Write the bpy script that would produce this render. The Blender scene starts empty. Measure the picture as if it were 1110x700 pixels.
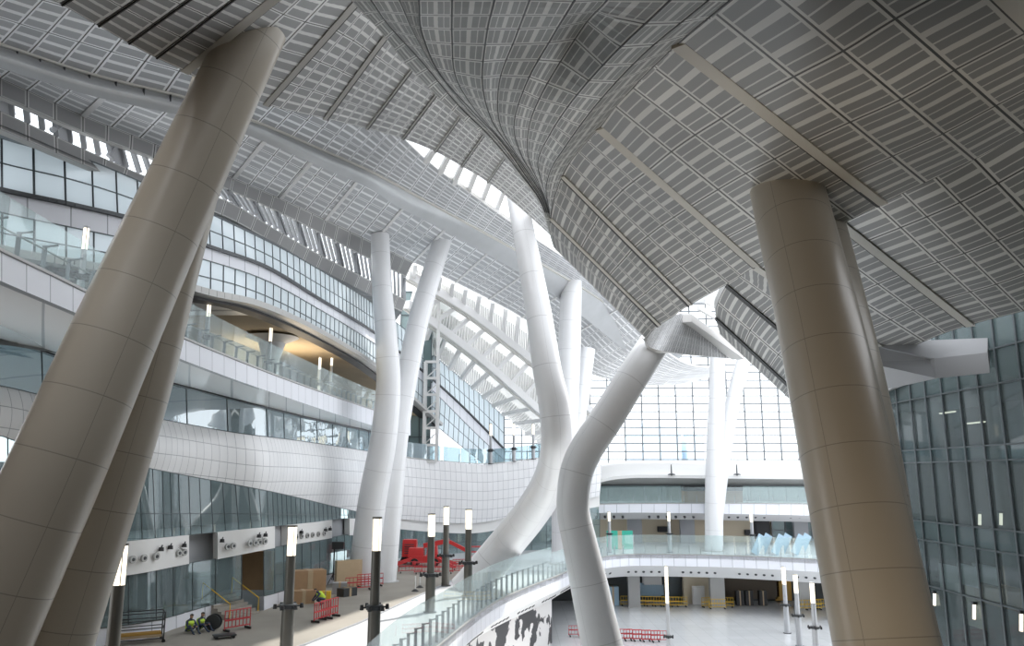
import bpy, math, random
from mathutils import Vector, Matrix
random.seed(7)
C = bpy.context.scene.collection
F = 863.0
PITCH = math.atan(165 / F)
H = 9.0                       # eye height above the upper deck (z = 0)
LOW = -6.5                    # lower concourse floor
cp, sp = math.cos(PITCH), math.sin(PITCH)
V = Vector


def ray(px, py):
    a, b = (px - 555) / F, (350 - py) / F
    return V((a, cp - b * sp, sp + b * cp))


def P(px, py, d):
    r = ray(px, py)
    return V((0, 0, H)) + r * (d / r.y)


def PZ(px, py, z=0.0):
    r = ray(px, py)
    return V((0, 0, H)) + r * ((z - H) / r.z)


def cr(p0, p1, p2, p3, t):
    return 0.5 * ((2 * p1) + (p2 - p0) * t + (2 * p0 - 5 * p1 + 4 * p2 - p3) * t * t + (3 * p1 - p0 - 3 * p2 + p3) * t ** 3)


def spline(pts, n):
    """Catmull-Rom through pts (Vectors), n samples per segment."""
    q = [2 * pts[0] - pts[1]] + list(pts) + [2 * pts[-1] - pts[-2]]
    out = []
    for i in range(len(pts) - 1):
        for k in range(n):
            out.append(cr(q[i], q[i + 1], q[i + 2], q[i + 3], k / n))
    out.append(pts[-1].copy())
    return out


def interp(tab, x):
    """Smooth monotone-ish interpolation of [(x, y), ...] with linear ends."""
    if x <= tab[0][0]:
        (x0, y0), (x1, y1) = tab[0], tab[1]
        return y0 + (y1 - y0) * (x - x0) / (x1 - x0)
    for i in range(len(tab) - 1):
        (x0, y0), (x1, y1) = tab[i], tab[i + 1]
        if x <= x1 or i == len(tab) - 2:
            m0 = (y1 - y0) / (x1 - x0) if i == 0 else (y1 - tab[i - 1][1]) / (x1 - tab[i - 1][0])
            m1 = (y1 - y0) / (x1 - x0) if i == len(tab) - 2 else (tab[i + 2][1] - y0) / (tab[i + 2][0] - x0)
            h = x1 - x0
            t = (x - x0) / h
            if t > 1:
                return y1 + m1 * (x - x1)
            return ((2 * t ** 3 - 3 * t * t + 1) * y0 + (t ** 3 - 2 * t * t + t) * h * m0
                    + (-2 * t ** 3 + 3 * t * t) * y1 + (t ** 3 - t * t) * h * m1)


# ------------------------------------------------------------------ materials
MATS = {}


class NT:
    def __init__(s, name):
        m = bpy.data.materials.new(name)
        m.use_nodes = True
        s.m, s.t = m, m.node_tree
        s.n, s.l = s.t.nodes, s.t.links
        s.b = s.n['Principled BSDF']
        s.out = s.n['Material Output']
        MATS[name] = m

    def new(s, typ, **kw):
        n = s.n.new(typ)
        for k, v in kw.items():
            setattr(n, k, v)
        return n

    def put(s, sock, v):
        if hasattr(v, 'is_linked') or isinstance(v, bpy.types.NodeSocket):
            s.l.new(v, sock)
        else:
            sock.default_value = v

    def math(s, op, a, b=0.0, c=None):
        n = s.new('ShaderNodeMath', operation=op)
        s.put(n.inputs[0], a)
        s.put(n.inputs[1], b)
        if c is not None:
            s.put(n.inputs[2], c)
        return n.outputs[0]

    def mix(s, f, a, b):
        n = s.new('ShaderNodeMix', data_type='RGBA')
        s.put(n.inputs[0], f)
        s.put(n.inputs[6], a)
        s.put(n.inputs[7], b)
        return n.outputs[2]

    def uv(s):
        t = s.new('ShaderNodeUVMap')
        x = s.new('ShaderNodeSeparateXYZ')
        s.l.new(t.outputs[0], x.inputs[0])
        return x.outputs[0], x.outputs[1]

    def obj_noise(s, scale, detail=3.0):
        t = s.new('ShaderNodeTexCoord')
        n = s.new('ShaderNodeTexNoise')
        n.inputs['Scale'].default_value = scale
        n.inputs['Detail'].default_value = detail
        s.l.new(t.outputs['Object'], n.inputs['Vector'])
        return n.outputs['Fac']

    def edge(s, x, w):
        """1 within w of an integer of x."""
        f = s.math('FRACT', x)
        a = s.math('ABSOLUTE', s.math('SUBTRACT', f, 0.5))
        return s.math('GREATER_THAN', a, 0.5 - w)

    def inside(s, x, half):
        f = s.math('FRACT', x)
        a = s.math('ABSOLUTE', s.math('SUBTRACT', f, 0.5))
        return s.math('LESS_THAN', a, half)


def rgb(r, g, b):
    return (r, g, b, 1.0)


def plain(name, col, rough=0.5, metal=0.0, noise=0.0, scale=2.0, spec=0.5):
    s = NT(name)
    if noise:
        f = s.obj_noise(scale, 5)
        c2 = tuple(max(0, c * (1 - noise)) for c in col)
        s.put(s.b.inputs['Base Color'], s.mix(f, rgb(*col), rgb(*c2)))
    else:
        s.b.inputs['Base Color'].default_value = rgb(*col)
    s.b.inputs['Roughness'].default_value = rough
    s.b.inputs['Metallic'].default_value = metal
    s.b.inputs['Specular IOR Level'].default_value = spec
    return s.m


def panel(name, frame, slot, axis='U', groups=3, half=0.36, line=0.02, margin=0.43, rough=0.45, thin=True):
    """Perforated ceiling panel: slot groups stacked along one UV axis inside a pale frame; one panel per UV unit."""
    s = NT(name)
    u, v = s.uv()
    g, c = (u, v) if axis == 'U' else (v, u)
    gg = s.math('MULTIPLY', g, float(groups))
    ing = s.inside(gg, half)
    inc = s.inside(c, margin)
    m = s.math('MULTIPLY', ing, inc)
    if thin:
        ln = s.math('SUBTRACT', 1.0, s.inside(gg, line))
        m = s.math('MULTIPLY', m, ln)
    wn = s.new('ShaderNodeTexWhiteNoise', noise_dimensions='2D')
    cb = s.new('ShaderNodeCombineXYZ')
    s.put(cb.inputs[0], s.math('FLOOR', u))
    s.put(cb.inputs[1], s.math('FLOOR', v))
    s.l.new(cb.outputs[0], wn.inputs[0])
    k = s.math('MULTIPLY_ADD', wn.outputs[0], 0.16, 0.92)
    base = s.mix(m, rgb(*frame), rgb(*slot))
    seam = s.math('MAXIMUM', s.edge(g, 0.012), s.edge(c, 0.022))
    base = s.mix(seam, base, rgb(0.05, 0.05, 0.05))
    hsv = s.new('ShaderNodeHueSaturation')
    s.put(hsv.inputs['Color'], base)
    s.put(hsv.inputs['Value'], k)
    s.put(s.b.inputs['Base Color'], hsv.outputs[0])
    s.put(s.b.inputs['Roughness'], rough)
    s.put(s.b.inputs['Metallic'], 0.15)
    return s.m


def tiles(name, col, joint, wu=0.02, wv=0.02, rough=0.3, vary=0.06, metal=0.0):
    s = NT(name)
    u, v = s.uv()
    j = s.math('MAXIMUM', s.edge(u, wu), s.edge(v, wv))
    wn = s.new('ShaderNodeTexWhiteNoise', noise_dimensions='2D')
    cb = s.new('ShaderNodeCombineXYZ')
    s.put(cb.inputs[0], s.math('FLOOR', u))
    s.put(cb.inputs[1], s.math('FLOOR', v))
    s.l.new(cb.outputs[0], wn.inputs[0])
    c2 = tuple(c * (1 - vary) for c in col)
    base = s.mix(wn.outputs[0], rgb(*col), rgb(*c2))
    s.put(s.b.inputs['Base Color'], s.mix(j, base, rgb(*joint)))
    s.b.inputs['Roughness'].default_value = rough
    s.b.inputs['Metallic'].default_value = metal
    return s.m


def glass(name, tint, refl=0.25, rough=0.02, haze=(0, 0, 0), hz=0.0, wob=0.0, fk=1.0):
    """Sheet glass: tinted see-through, mirror reflection and a little milky body."""
    s = NT(name)
    tr = s.new('ShaderNodeBsdfTransparent')
    tr.inputs[0].default_value = rgb(*tint)
    gl = s.new('ShaderNodeBsdfGlossy')
    gl.inputs['Roughness'].default_value = rough
    gl.inputs[0].default_value = rgb(0.9, 0.97, 1.0)
    fr = s.new('ShaderNodeFresnel')
    fr.inputs[0].default_value = 1.5
    fac = s.math('MAXIMUM', s.math('MULTIPLY', fr.outputs[0], fk), refl)
    mx = s.new('ShaderNodeMixShader')
    s.put(mx.inputs[0], fac)
    s.l.new(tr.outputs[0], mx.inputs[1])
    s.l.new(gl.outputs[0], mx.inputs[2])
    last = mx
    if hz:
        df = s.new('ShaderNodeBsdfDiffuse')
        df.inputs[0].default_value = rgb(*haze)
        m2 = s.new('ShaderNodeMixShader')
        m2.inputs[0].default_value = hz
        s.l.new(mx.outputs[0], m2.inputs[1])
        s.l.new(df.outputs[0], m2.inputs[2])
        last = m2
    if wob:
        t = s.new('ShaderNodeTexCoord')
        nz = s.new('ShaderNodeTexNoise')
        nz.inputs['Scale'].default_value = 0.35
        s.l.new(t.outputs['Object'], nz.inputs['Vector'])
        bp = s.new('ShaderNodeBump')
        bp.inputs['Strength'].default_value = wob
        bp.inputs['Distance'].default_value = 0.2
        s.l.new(nz.outputs['Fac'], bp.inputs['Height'])
        s.l.new(bp.outputs[0], gl.inputs['Normal'])
    s.l.new(last.outputs[0], s.out.inputs[0])
    return s.m


def translucent(name, col, f=0.6):
    s = NT(name)
    a = s.new('ShaderNodeBsdfTranslucent')
    b = s.new('ShaderNodeBsdfDiffuse')
    a.inputs[0].default_value = rgb(*col)
    b.inputs[0].default_value = rgb(*col)
    mx = s.new('ShaderNodeMixShader')
    mx.inputs[0].default_value = f
    s.l.new(b.outputs[0], mx.inputs[1])
    s.l.new(a.outputs[0], mx.inputs[2])
    s.l.new(mx.outputs[0], s.out.inputs[0])
    return s.m


def emit(name, col, st):
    s = NT(name)
    s.b.inputs['Base Color'].default_value = rgb(*col)
    s.b.inputs['Emission Color'].default_value = rgb(*col)
    s.b.inputs['Emission Strength'].default_value = st
    return s.m


def column_paint(name, col, ring=0.008, jc=0.35):
    s = NT(name)
    u, v = s.uv()
    j = s.math('MAXIMUM', s.edge(v, ring), s.edge(u, 0.0045))
    n = s.obj_noise(0.6, 4)
    base = s.mix(n, rgb(*col), rgb(*[c * 0.93 for c in col]))
    s.put(s.b.inputs['Base Color'], s.mix(j, base, rgb(*[c * jc for c in col])))
    s.b.inputs['Roughness'].default_value = 0.33
    s.b.inputs['Coat Weight'].default_value = 0.25
    s.b.inputs['Coat Roughness'].default_value = 0.25
    return s.m


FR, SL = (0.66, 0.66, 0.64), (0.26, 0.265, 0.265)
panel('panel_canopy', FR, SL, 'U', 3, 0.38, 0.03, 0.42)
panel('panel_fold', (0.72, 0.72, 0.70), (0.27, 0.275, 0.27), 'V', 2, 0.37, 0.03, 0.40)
panel('panel_ribbon', (0.82, 0.83, 0.85), (0.38, 0.39, 0.41), 'V', 3, 0.34, 0.03, 0.41, thin=False)  # panel colours lightened in place of stronger light on the left ribbon
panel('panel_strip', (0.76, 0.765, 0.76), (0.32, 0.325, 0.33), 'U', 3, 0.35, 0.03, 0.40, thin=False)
panel('panel_lit_tone', (0.86, 0.87, 0.88), (0.48, 0.49, 0.51), 'V', 3, 0.34, 0.03, 0.41, thin=False)  # palest copy of the panels, the ribbon's brighter light put into the colour
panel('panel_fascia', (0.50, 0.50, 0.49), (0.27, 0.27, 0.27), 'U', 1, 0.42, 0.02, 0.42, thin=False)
plain('trim_pale', (0.62, 0.61, 0.57), 0.45)
plain('trim_grey', (0.44, 0.44, 0.43), 0.4, 0.3)
plain('metal_strip', (0.46, 0.475, 0.49), 0.42, 0.3, 0.25, 0.5)
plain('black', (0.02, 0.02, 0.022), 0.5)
plain('dark_metal', (0.07, 0.075, 0.08), 0.4, 0.5)
plain('mullion', (0.10, 0.12, 0.13), 0.4, 0.4)
plain('mullion_far', (0.20, 0.22, 0.24), 0.5)
plain('white_paint', (0.80, 0.80, 0.79), 0.4)
plain('grey_paint', (0.36, 0.37, 0.39), 0.5)
plain('soffit_white', (0.74, 0.74, 0.74), 0.5)
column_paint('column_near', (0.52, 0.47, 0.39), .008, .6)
column_paint('column_white', (0.84, 0.85, 0.87), 0.006, 0.72)
tiles('tile_white', (0.88, 0.885, 0.90), (0.42, 0.43, 0.46), 0.025, 0.02)
tiles('tile_fascia', (0.86, 0.88, 0.94), (0.40, 0.42, 0.46), 0.018, 0.001)
tiles('slat_white', (0.78, 0.77, 0.75), (0.25, 0.25, 0.25), 0.08, 0.01)
tiles('deck_white', (0.72, 0.73, 0.75), (0.6, 0.6, 0.62), 0.01, 0.01, 0.25, 0.05)
tiles('floor_low', (0.76, 0.78, 0.80), (0.58, 0.60, 0.62), 0.012, 0.012, 0.12, 0.06)
plain('concrete_dirty', (0.42, 0.39, 0.34), 0.75, 0, 0.45, 0.25)
plain('back_painted', (0.80, 0.88, 0.93), 0.12, 0, 0.12, 0.15)
plain('back_painted_dark', (0.24, 0.33, 0.34), 0.06, 0, 0.3, 0.2)
glass('glass_rail', (0.80, 0.92, 0.90), 0.10, 0.02, (0.80, 0.92, 0.94), 0.2)
glass('glass_blue', (0.45, 0.62, 0.68), 0.42, 0.02, (0.55, 0.72, 0.80), 0.2, 0.12)
glass('glass_shop', (0.55, 0.68, 0.68), 0.10, 0.03, (0.42, 0.53, 0.55), 0.22, 0, .6)
glass('glass_dark', (0.42, 0.50, 0.51), 0.09, 0.03, (0.26, 0.32, 0.33), 0.36, 0, .0)
glass('glass_clear', (0.97, 0.99, 1.0), 0.05)
translucent('louvre_white', (0.78, 0.78, 0.76), 0.6)
_s = NT('frosted_blue')
_a, _b, _g, _f = _s.new('ShaderNodeBsdfTranslucent'), _s.new('ShaderNodeBsdfDiffuse'), _s.new('ShaderNodeBsdfGlossy'), _s.new('ShaderNodeFresnel')
_a.inputs[0].default_value = rgb(.52, .60, .64)
_b.inputs[0].default_value = rgb(.72, .80, .85)
_g.inputs['Roughness'].default_value = .06
_m1, _m2 = _s.new('ShaderNodeMixShader'), _s.new('ShaderNodeMixShader')
_m1.inputs[0].default_value = .38
_s.l.new(_b.outputs[0], _m1.inputs[1])
_s.l.new(_a.outputs[0], _m1.inputs[2])
_s.l.new(_f.outputs[0], _m2.inputs[0])
_s.l.new(_m1.outputs[0], _m2.inputs[1])
_s.l.new(_g.outputs[0], _m2.inputs[2])
_s.l.new(_m2.outputs[0], _s.out.inputs[0])
emit('lamp_glow', (1.0, 0.90, 0.72), 1.6)
emit('tube_glow', (1.0, 0.90, 0.72), 2.0)
plain('bronze_pole', (0.15, 0.145, 0.13), 0.38, 0.6)
plain('pale_pole', (0.45, 0.46, 0.48), 0.4, 0.4)
plain('cardboard', (0.47, 0.30, 0.17), 0.8, 0, 0.25, 2)
plain('plywood', (0.55, 0.42, 0.27), 0.7, 0, 0.2, 2)
plain('red_paint', (0.62, 0.04, 0.04), 0.4)
plain('red_mesh', (0.55, 0.06, 0.07), 0.6)
plain('yellow_paint', (0.80, 0.52, 0.05), 0.5)
plain('hivis', (0.62, 0.85, 0.08), 0.7)
plain('denim', (0.05, 0.07, 0.11), 0.8)
plain('skin', (0.45, 0.27, 0.18), 0.6)
plain('hair', (0.02, 0.018, 0.015), 0.7)
plain('rubber', (0.03, 0.03, 0.03), 0.8)
plain('green_net', (0.05, 0.45, 0.33), 0.7)
plain('beige_wall', (0.66, 0.58, 0.44), 0.6)
plain('brown_wall', (0.13, 0.105, 0.08), 0.8)
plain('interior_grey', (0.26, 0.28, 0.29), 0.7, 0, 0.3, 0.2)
plain('interior_dark', (0.09, 0.10, 0.10), 0.7, 0, 0.5, 0.3)
plain('raw_ceiling', (0.50, 0.40, 0.27), 0.8, 0, 0.4, 0.4)
plain('ochre', (0.55, 0.33, 0.08), 0.7)
tiles('floor_near', (0.17, 0.14, 0.105), (0.12, 0.10, 0.08), 0.01, 0.01, 0.4, 0.1)
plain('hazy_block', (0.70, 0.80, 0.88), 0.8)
plain('blue_sheet', (0.35, 0.50, 0.62), 0.4)


# ------------------------------------------------------------------ mesh builder
def wloc(o):
    p = V((0, 0, 0))
    while o is not None:
        p += o.location
        o = o.parent
    return p


class MB:
    def __init__(s):
        s.v, s.f, s.uv, s.mi = [], [], [], []

    def face(s, pts, uvs=None, mi=0):
        i = len(s.v)
        s.v += [V(p) for p in pts]
        s.f.append(tuple(range(i, i + len(pts))))
        s.uv.append(uvs or [(0.5, 0.5)] * len(pts))
        s.mi.append(mi)

    def grid(s, rows, us=None, vs=None, mi=0, closed=False):
        i0 = len(s.v)
        nr, nc = len(rows), len(rows[0])
        for r in rows:
            s.v += [V(p) for p in r]
        us = us or list(range(nc))
        vs = vs or list(range(nr))
        for r in range(nr - 1):
            for c in range(nc - 1):
                a = i0 + r * nc + c
                s.f.append((a, a + 1, a + nc + 1, a + nc))
                s.uv.append([(us[c], vs[r]), (us[c + 1], vs[r]), (us[c + 1], vs[r + 1]), (us[c], vs[r + 1])])
                s.mi.append(mi)

    def box(s, c, size, rot=None, mi=0, taper=1.0):
        sx, sy, sz = size[0] / 2, size[1] / 2, size[2] / 2
        M = rot or Matrix.Identity(3)
        c = V(c)
        k = []
        for z, t in ((-sz, 1.0), (sz, taper)):
            for x, y in ((-sx, -sy), (sx, -sy), (sx, sy), (-sx, sy)):
                k.append(c + M @ V((x * t, y * t, z)))
        i = len(s.v)
        s.v += k
        for q in ((3, 2, 1, 0), (4, 5, 6, 7), (0, 1, 5, 4), (1, 2, 6, 5), (2, 3, 7, 6), (3, 0, 4, 7)):
            s.f.append(tuple(i + a for a in q))
            s.uv.append([(0, 0), (1, 0), (1, 1), (0, 1)])
            s.mi.append(mi)

    def bar(s, p, q, w, h, up=(0, 0, 1), mi=0):
        p, q = V(p), V(q)
        d = q - p
        L = d.length
        if L < 1e-6:
            return
        y = d / L
        x = y.cross(V(up))
        if x.length < 1e-4:
            x = y.cross(V((1, 0, 0)))
        x.normalize()
        z = x.cross(y)
        M = Matrix((x, y, z)).transposed()
        s.box((p + q) / 2, (w, L, h), M, mi)

    def tube(s, pts, rad, n=12, caps=True, mi=0, vlen=2.0):
        pts = [V(p) for p in pts]
        if not isinstance(rad, (list, tuple)):
            rad = [rad] * len(pts)
        T = []
        for i in range(len(pts)):
            a, b = pts[max(i - 1, 0)], pts[min(i + 1, len(pts) - 1)]
            T.append((b - a).normalized())
        nrm = T[0].cross(V((0, 1, 0)))
        if nrm.length < 0.05:
            nrm = T[0].cross(V((1, 0, 0)))
        nrm.normalize()
        rows, L, vs = [], 0.0, []
        for i, p in enumerate(pts):
            if i:
                L += (p - pts[i - 1]).length
                nrm = (nrm - T[i] * nrm.dot(T[i])).normalized()
            vs.append(L / vlen)
            b = T[i].cross(nrm)
            rows.append([p + (nrm * math.cos(k / n * math.tau) + b * math.sin(k / n * math.tau)) * rad[i] for k in range(n + 1)])
        s.grid(rows, [k / n * 4 + 0.5 for k in range(n + 1)], vs, mi)
        if caps:
            s.face(list(reversed(rows[0][:-1])), None, mi)
            s.face(rows[-1][:-1], None, mi)

    def cyl(s, c, r, h, n=16, mi=0, r2=None):
        c = V(c)
        s.tube([c, c + V((0, 0, h))], [r, r if r2 is None else r2], n, True, mi)

    def build(s, name, mat, parent=None, smooth=False, weld=True):
        off = wloc(parent)
        me = bpy.data.meshes.new(name)
        me.from_pydata([v - off for v in s.v], [], s.f)
        ul = me.uv_layers.new(name='UVMap')
        li = 0
        for uvs in s.uv:
            for q in uvs:
                ul.data[li].uv = q
                li += 1
        for m in (mat if isinstance(mat, (list, tuple)) else [mat]):
            me.materials.append(MATS[m])
        for p, mi in zip(me.polygons, s.mi):
            p.material_index = mi
            p.use_smooth = smooth
        me.update()
        if weld:
            import bmesh
            bm = bmesh.new()
            bm.from_mesh(me)
            bmesh.ops.remove_doubles(bm, verts=bm.verts, dist=0.0005)
            bm.to_mesh(me)
            bm.free()
        if smooth:
            me.set_sharp_from_angle(angle=math.radians(40))
        o = bpy.data.objects.new(name, me)
        C.objects.link(o)
        if parent:
            o.parent = parent
        return o


def empty(name, loc=(0, 0, 0)):
    o = bpy.data.objects.new(name, None)
    o.location = loc
    o.empty_display_size = 0.3
    C.objects.link(o)
    return o


def tag(o, label=None, cat=None, group=None, kind=None):
    for k, v in (('label', label), ('category', cat), ('group', group), ('kind', kind)):
        if v:
            o[k] = v
    return o


def copy_tree(o, parent=None):
    c = o.copy()
    C.objects.link(c)
    if parent:
        c.parent = parent
    for ch in list(o.children):
        copy_tree(ch, c)
    return c


def solid(o, t, rim=True):
    """Give a sheet thickness behind the face that looks towards the hall."""
    me = o.data
    w = wloc(o)
    cam = V((0, 0, H))
    sgn = sum(1 if p.normal.dot(cam - (p.center + w)) > 0 else -1 for p in me.polygons)
    if sgn < 0:
        me.flip_normals()
    m = o.modifiers.new('Solidify', 'SOLIDIFY')
    m.thickness = t
    m.offset = -1
    if rim and len(me.materials) > 1:
        m.material_offset_rim = 1
    if o.data.polygons[0].use_smooth:
        e = o.modifiers.new('EdgeSplit', 'EDGE_SPLIT')
        e.split_angle = math.radians(50)
    return o


def patch(rows, nr=4, nc=6, us=None, vs=None):
    """rows of (px, py, d) control points -> (grid of points, us, vs)"""
    R = [spline([P(*p) for p in r], nc) for r in rows]
    cols = list(zip(*R))
    G = [spline(list(c), nr) for c in cols]
    out = [list(r) for r in zip(*G)]
    m, n = len(rows[0]), len(rows)
    us = us or list(range(m))
    vs = vs or list(range(n))

    def ext(a, k):
        r = []
        for i in range(len(a) - 1):
            r += [a[i] + (a[i + 1] - a[i]) * j / k for j in range(k)]
        return r + [a[-1]]
    return out, ext(us, nc), ext(vs, nr)


def lift(pts, dz):
    return [p + V((0, 0, dz)) for p in pts]


def offset(pts, dist):
    """Shift a curve sideways in plan; positive = away from the hall (to the walker's left going forward)."""
    out = []
    for i, p in enumerate(pts):
        a, b = pts[max(i - 1, 0)], pts[min(i + 1, len(pts) - 1)]
        t = b - a
        n = V((-t.y, t.x, 0))
        n.normalize()
        out.append(p + n * dist)
    return out


def arclen(pts):
    L = [0.0]
    for i in range(1, len(pts)):
        L.append(L[-1] + (pts[i] - pts[i - 1]).length)
    return L


def at_len(pts, L, s):
    s = min(max(s, 0), L[-1])
    for i in range(1, len(pts)):
        if s <= L[i]:
            t = (s - L[i - 1]) / max(L[i] - L[i - 1], 1e-6)
            return pts[i - 1].lerp(pts[i], t)
    return pts[-1]


def strip(top, bot, name, mat, parent=None, pw=1.2, rows=1, thick=0.0, smooth=True, sub=1):
    m = MB()
    L = arclen(bot)
    R = []
    for k in range(sub + 1):
        R.append([b.lerp(t, k / sub) for t, b in zip(top, bot)])
    m.grid(R, [l / pw for l in L], [rows * k / sub for k in range(sub + 1)])
    o = m.build(name, mat, parent, smooth)
    if thick:
        solid(o, thick)
    return o


def mull(top, bot, name, mat, parent, pw, rows, w=0.06, dp=0.14, extra=None):
    m = MB()
    Lb, Lt = arclen(bot), arclen(top)
    n = max(2, int(round(Lb[-1] / pw)))
    for i in range(n + 1):
        a, b = at_len(bot, Lb, Lb[-1] * i / n), at_len(top, Lt, Lt[-1] * i / n)
        m.bar(a, b, w, dp, (1, 0.2, 0))
    fr = extra or [k / rows for k in range(rows + 1)]
    for f in fr:
        q = [b.lerp(t, f) for t, b in zip(top, bot)]
        for i in range(len(q) - 1):
            m.bar(q[i], q[i + 1], dp, w)
    return m.build(name, mat, parent)
# ------------------------------------------------------------------ camera, sky, sun
cam = bpy.data.cameras.new('camera')
cam.sensor_width = 36
cam.lens = F / 1110 * 36
cam.clip_end = 2000
co = bpy.data.objects.new('camera', cam)
co.location = (0, 0, H)
co.rotation_euler = (math.pi / 2 + PITCH, 0, 0)
C.objects.link(co)
sc = bpy.context.scene
sc.camera = co
w = bpy.data.worlds.new('sky')
sc.world = w
w.use_nodes = True
wn = w.node_tree
bg = wn.nodes['Background']
bg.inputs[0].default_value = (0.93, 0.96, 1.0, 1)
bg.inputs[1].default_value = 2.1
sun = bpy.data.lights.new('sun', 'SUN')
sun.energy = 5.0
sun.angle = math.radians(1.5)
sun.color = (1.0, 0.96, 0.9)
so = bpy.data.objects.new('sun', sun)
so.rotation_euler = V((-.42, -.5, -.9)).to_track_quat('-Z', 'Y').to_euler()
C.objects.link(so)
sc.view_settings.view_transform = 'Standard'
sc.view_settings.look = 'None'
sc.view_settings.exposure = 0.22
sc.view_settings.gamma = 1.0
sc.view_settings.use_curve_mapping = False
sc.cycles.use_denoising = True
sc.cycles.max_bounces = 10
sc.cycles.diffuse_bounces = 5
sc.cycles.transparent_max_bounces = 16
sc.cycles.caustics_reflective = False
sc.cycles.caustics_refractive = False

# ------------------------------------------------------------------ roof canopies
def seam_bar(m, pts, w, h, drop=0.06):
    for i in range(len(pts) - 1):
        m.bar(pts[i] - V((0, 0, drop)), pts[i + 1] - V((0, 0, drop)), w, h)


# near right canopy: rows are the seams that run across it
LE = [(1040, -190, 7.6), (950, -120, 8.6), (870, -67, 9.8), (820, -23, 11.3), (775, 14, 13.5), (735, 47, 16), (709, 73, 18.2), (686, 95, 20.2), (667, 115, 22.2),
      (650, 138, 25), (636, 152, 27), (626, 163, 28.6), (617, 177, 30.5), (610, 190, 32), (606, 205, 33.5), (601, 219, 35.2), (597, 236, 37.5),
      (596, 250, 39.5), (600, 268, 42)]
RE = [(1290, 50, 18.8), (1185, 105, 20.3), (1112, 143, 22), (1056, 173, 23.6), (1003, 198, 25.4), (957, 220, 27.5), (925, 237, 28.9), (893, 252, 30.4), (858, 270, 32.2),
      (820, 288, 35), (803, 299, 36.5), (790, 307, 37.8), (770, 318, 39.7), (749, 330, 41.6), (738, 337, 42.5), (727, 345, 43.7), (715, 352, 45),
      (707, 359, 46), (700, 367, 47)]
VS = list(range(-2, 17))
rows = []
for (a, b) in zip(LE, RE):
    A, B = P(*a), P(*b)
    rows.append([A, A.lerp(B, 0.25), A.lerp(B, 0.5), A.lerp(B, 0.75), B])
G = []
for c in zip(*rows):
    G.append(spline(list(c), 4))
G = [list(r) for r in zip(*G)]
for r in G:
    r[:] = spline(r, 2)
vs = []
for i in range(len(VS) - 1):
    vs += [VS[i] + (VS[i + 1] - VS[i]) * k / 4 for k in range(4)]
vs.append(VS[-1])
us = [k * 4 / (len(G[0]) - 1) for k in range(len(G[0]))]
canopy = empty('roof_canopy', P(760, 150, 24))
tag(canopy, 'big dark grey panelled roof canopy overhead, pierced by the beige column with slotted ceiling panels', 'roof canopy')
m = MB()
m.grid(G, us, vs)
m.mi = [1 if i < 4 * (len(us) - 1) else 0 for i in range(len(m.f))]
solid(m.build('panelled_soffit', ['panel_canopy', 'trim_pale'], canopy, True), 0.5)
for k in (5, 9, 13, 16):
    m = MB()
    seam_bar(m, G[k * 4], 0.34 if k < 13 else 0.2, 0.10, 0.03)
    m.build('seam_trim', 'trim_pale', canopy)
    m = MB()
    q = [a + (b - a).normalized() * 0.24 for a, b in zip(G[k * 4], G[k * 4 + 1])]
    seam_bar(m, q, 0.10, 0.12, 0.02)
    m.build('seam_gap', 'black', canopy)
# twisted fold (funnel) on the near side of that canopy
FL = [
    [(330, -60), (380, 0), (413, 35), (445, 75), (490, 120), (530, 152), (560, 188), (585, 222), (600, 268)],
    [(360, -60), (402, 0), (422, 28), (458, 68), (496, 113), (534, 151), (564, 188), (588, 223), (600, 268)],
    [(402, -60), (433, 0), (448, 34), (470, 72), (505, 116), (540, 153), (566, 188), (589, 223), (600, 268)],
    [(450, -60), (454, 0), (458, 38), (478, 82), (512, 120), (544, 154), (568, 188), (590, 223), (600, 268)],
    [(488, -60), (490, 0), (490, 40), (495, 86), (520, 125), (548, 156), (571, 188), (591, 223), (600, 268)],
    [(548, -60), (536, 0), (527, 40), (523, 92), (533, 130), (553, 160), (574, 190), (592, 223), (600, 268)],
    [(594, -60), (574, 0), (559, 40), (541, 90), (542, 134), (558, 164), (577, 191), (593, 223), (600, 268)],
    [(657, -60), (622, 2), (600, 38), (570, 92), (557, 138), (566, 170), (581, 195), (593, 224), (600, 268)],
    [(705, -60), (658, 0), (630, 32), (588, 100), (573, 140), (573, 172), (584, 198), (594, 224), (600, 268)],
    [(785, -60), (727, 0), (662, 62), (620, 110), (596, 146), (583, 175), (588, 200), (595, 226), (600, 268)],
    [(835, -60), (768, 0), (696, 60), (645, 115), (612, 160), (597, 184), (592, 207), (596, 230), (600, 268)],
    [(852, -52), (792, 0), (735, 47), (686, 95), (650, 138), (617, 177), (604, 205), (597, 236), (600, 268)],
]
DL = [15.0, 17.0, 20.0, 23.5, 28.0, 31.5, 35.5, 39, 42.5]
DR = [10.7, 12.6, 16.0, 20.2, 25.0, 30.5, 33.5, 37.5, 42.0]
frows = []
for i in range(9):
    r = []
    for j, col in enumerate(FL):
        u = j / (len(FL) - 1)
        d = DL[i] * (1 - u) + DR[i] * u - (1.9 - 0.2 * i) * 4 * u * (1 - u) * (0.7 if i < 7 else 0.3)
        d += (0.42, -0.42)[j % 2] * (1 - i / 8.0) * (d / 18) * (0 < j < len(FL) - 1)
        r.append((col[i][0], col[i][1], d))
    lx, ly, ld = r[-1]
    r.append((lx + 12, ly + 9, ld + .7))
    frows.append(r)
g, us, vs = patch(frows, 6, 1, None, [0, 3, 5.5, 8.5, 12, 15, 18, 21, 24])
m = MB()
m.grid(g, vs and [u for u in us], vs)
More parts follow.
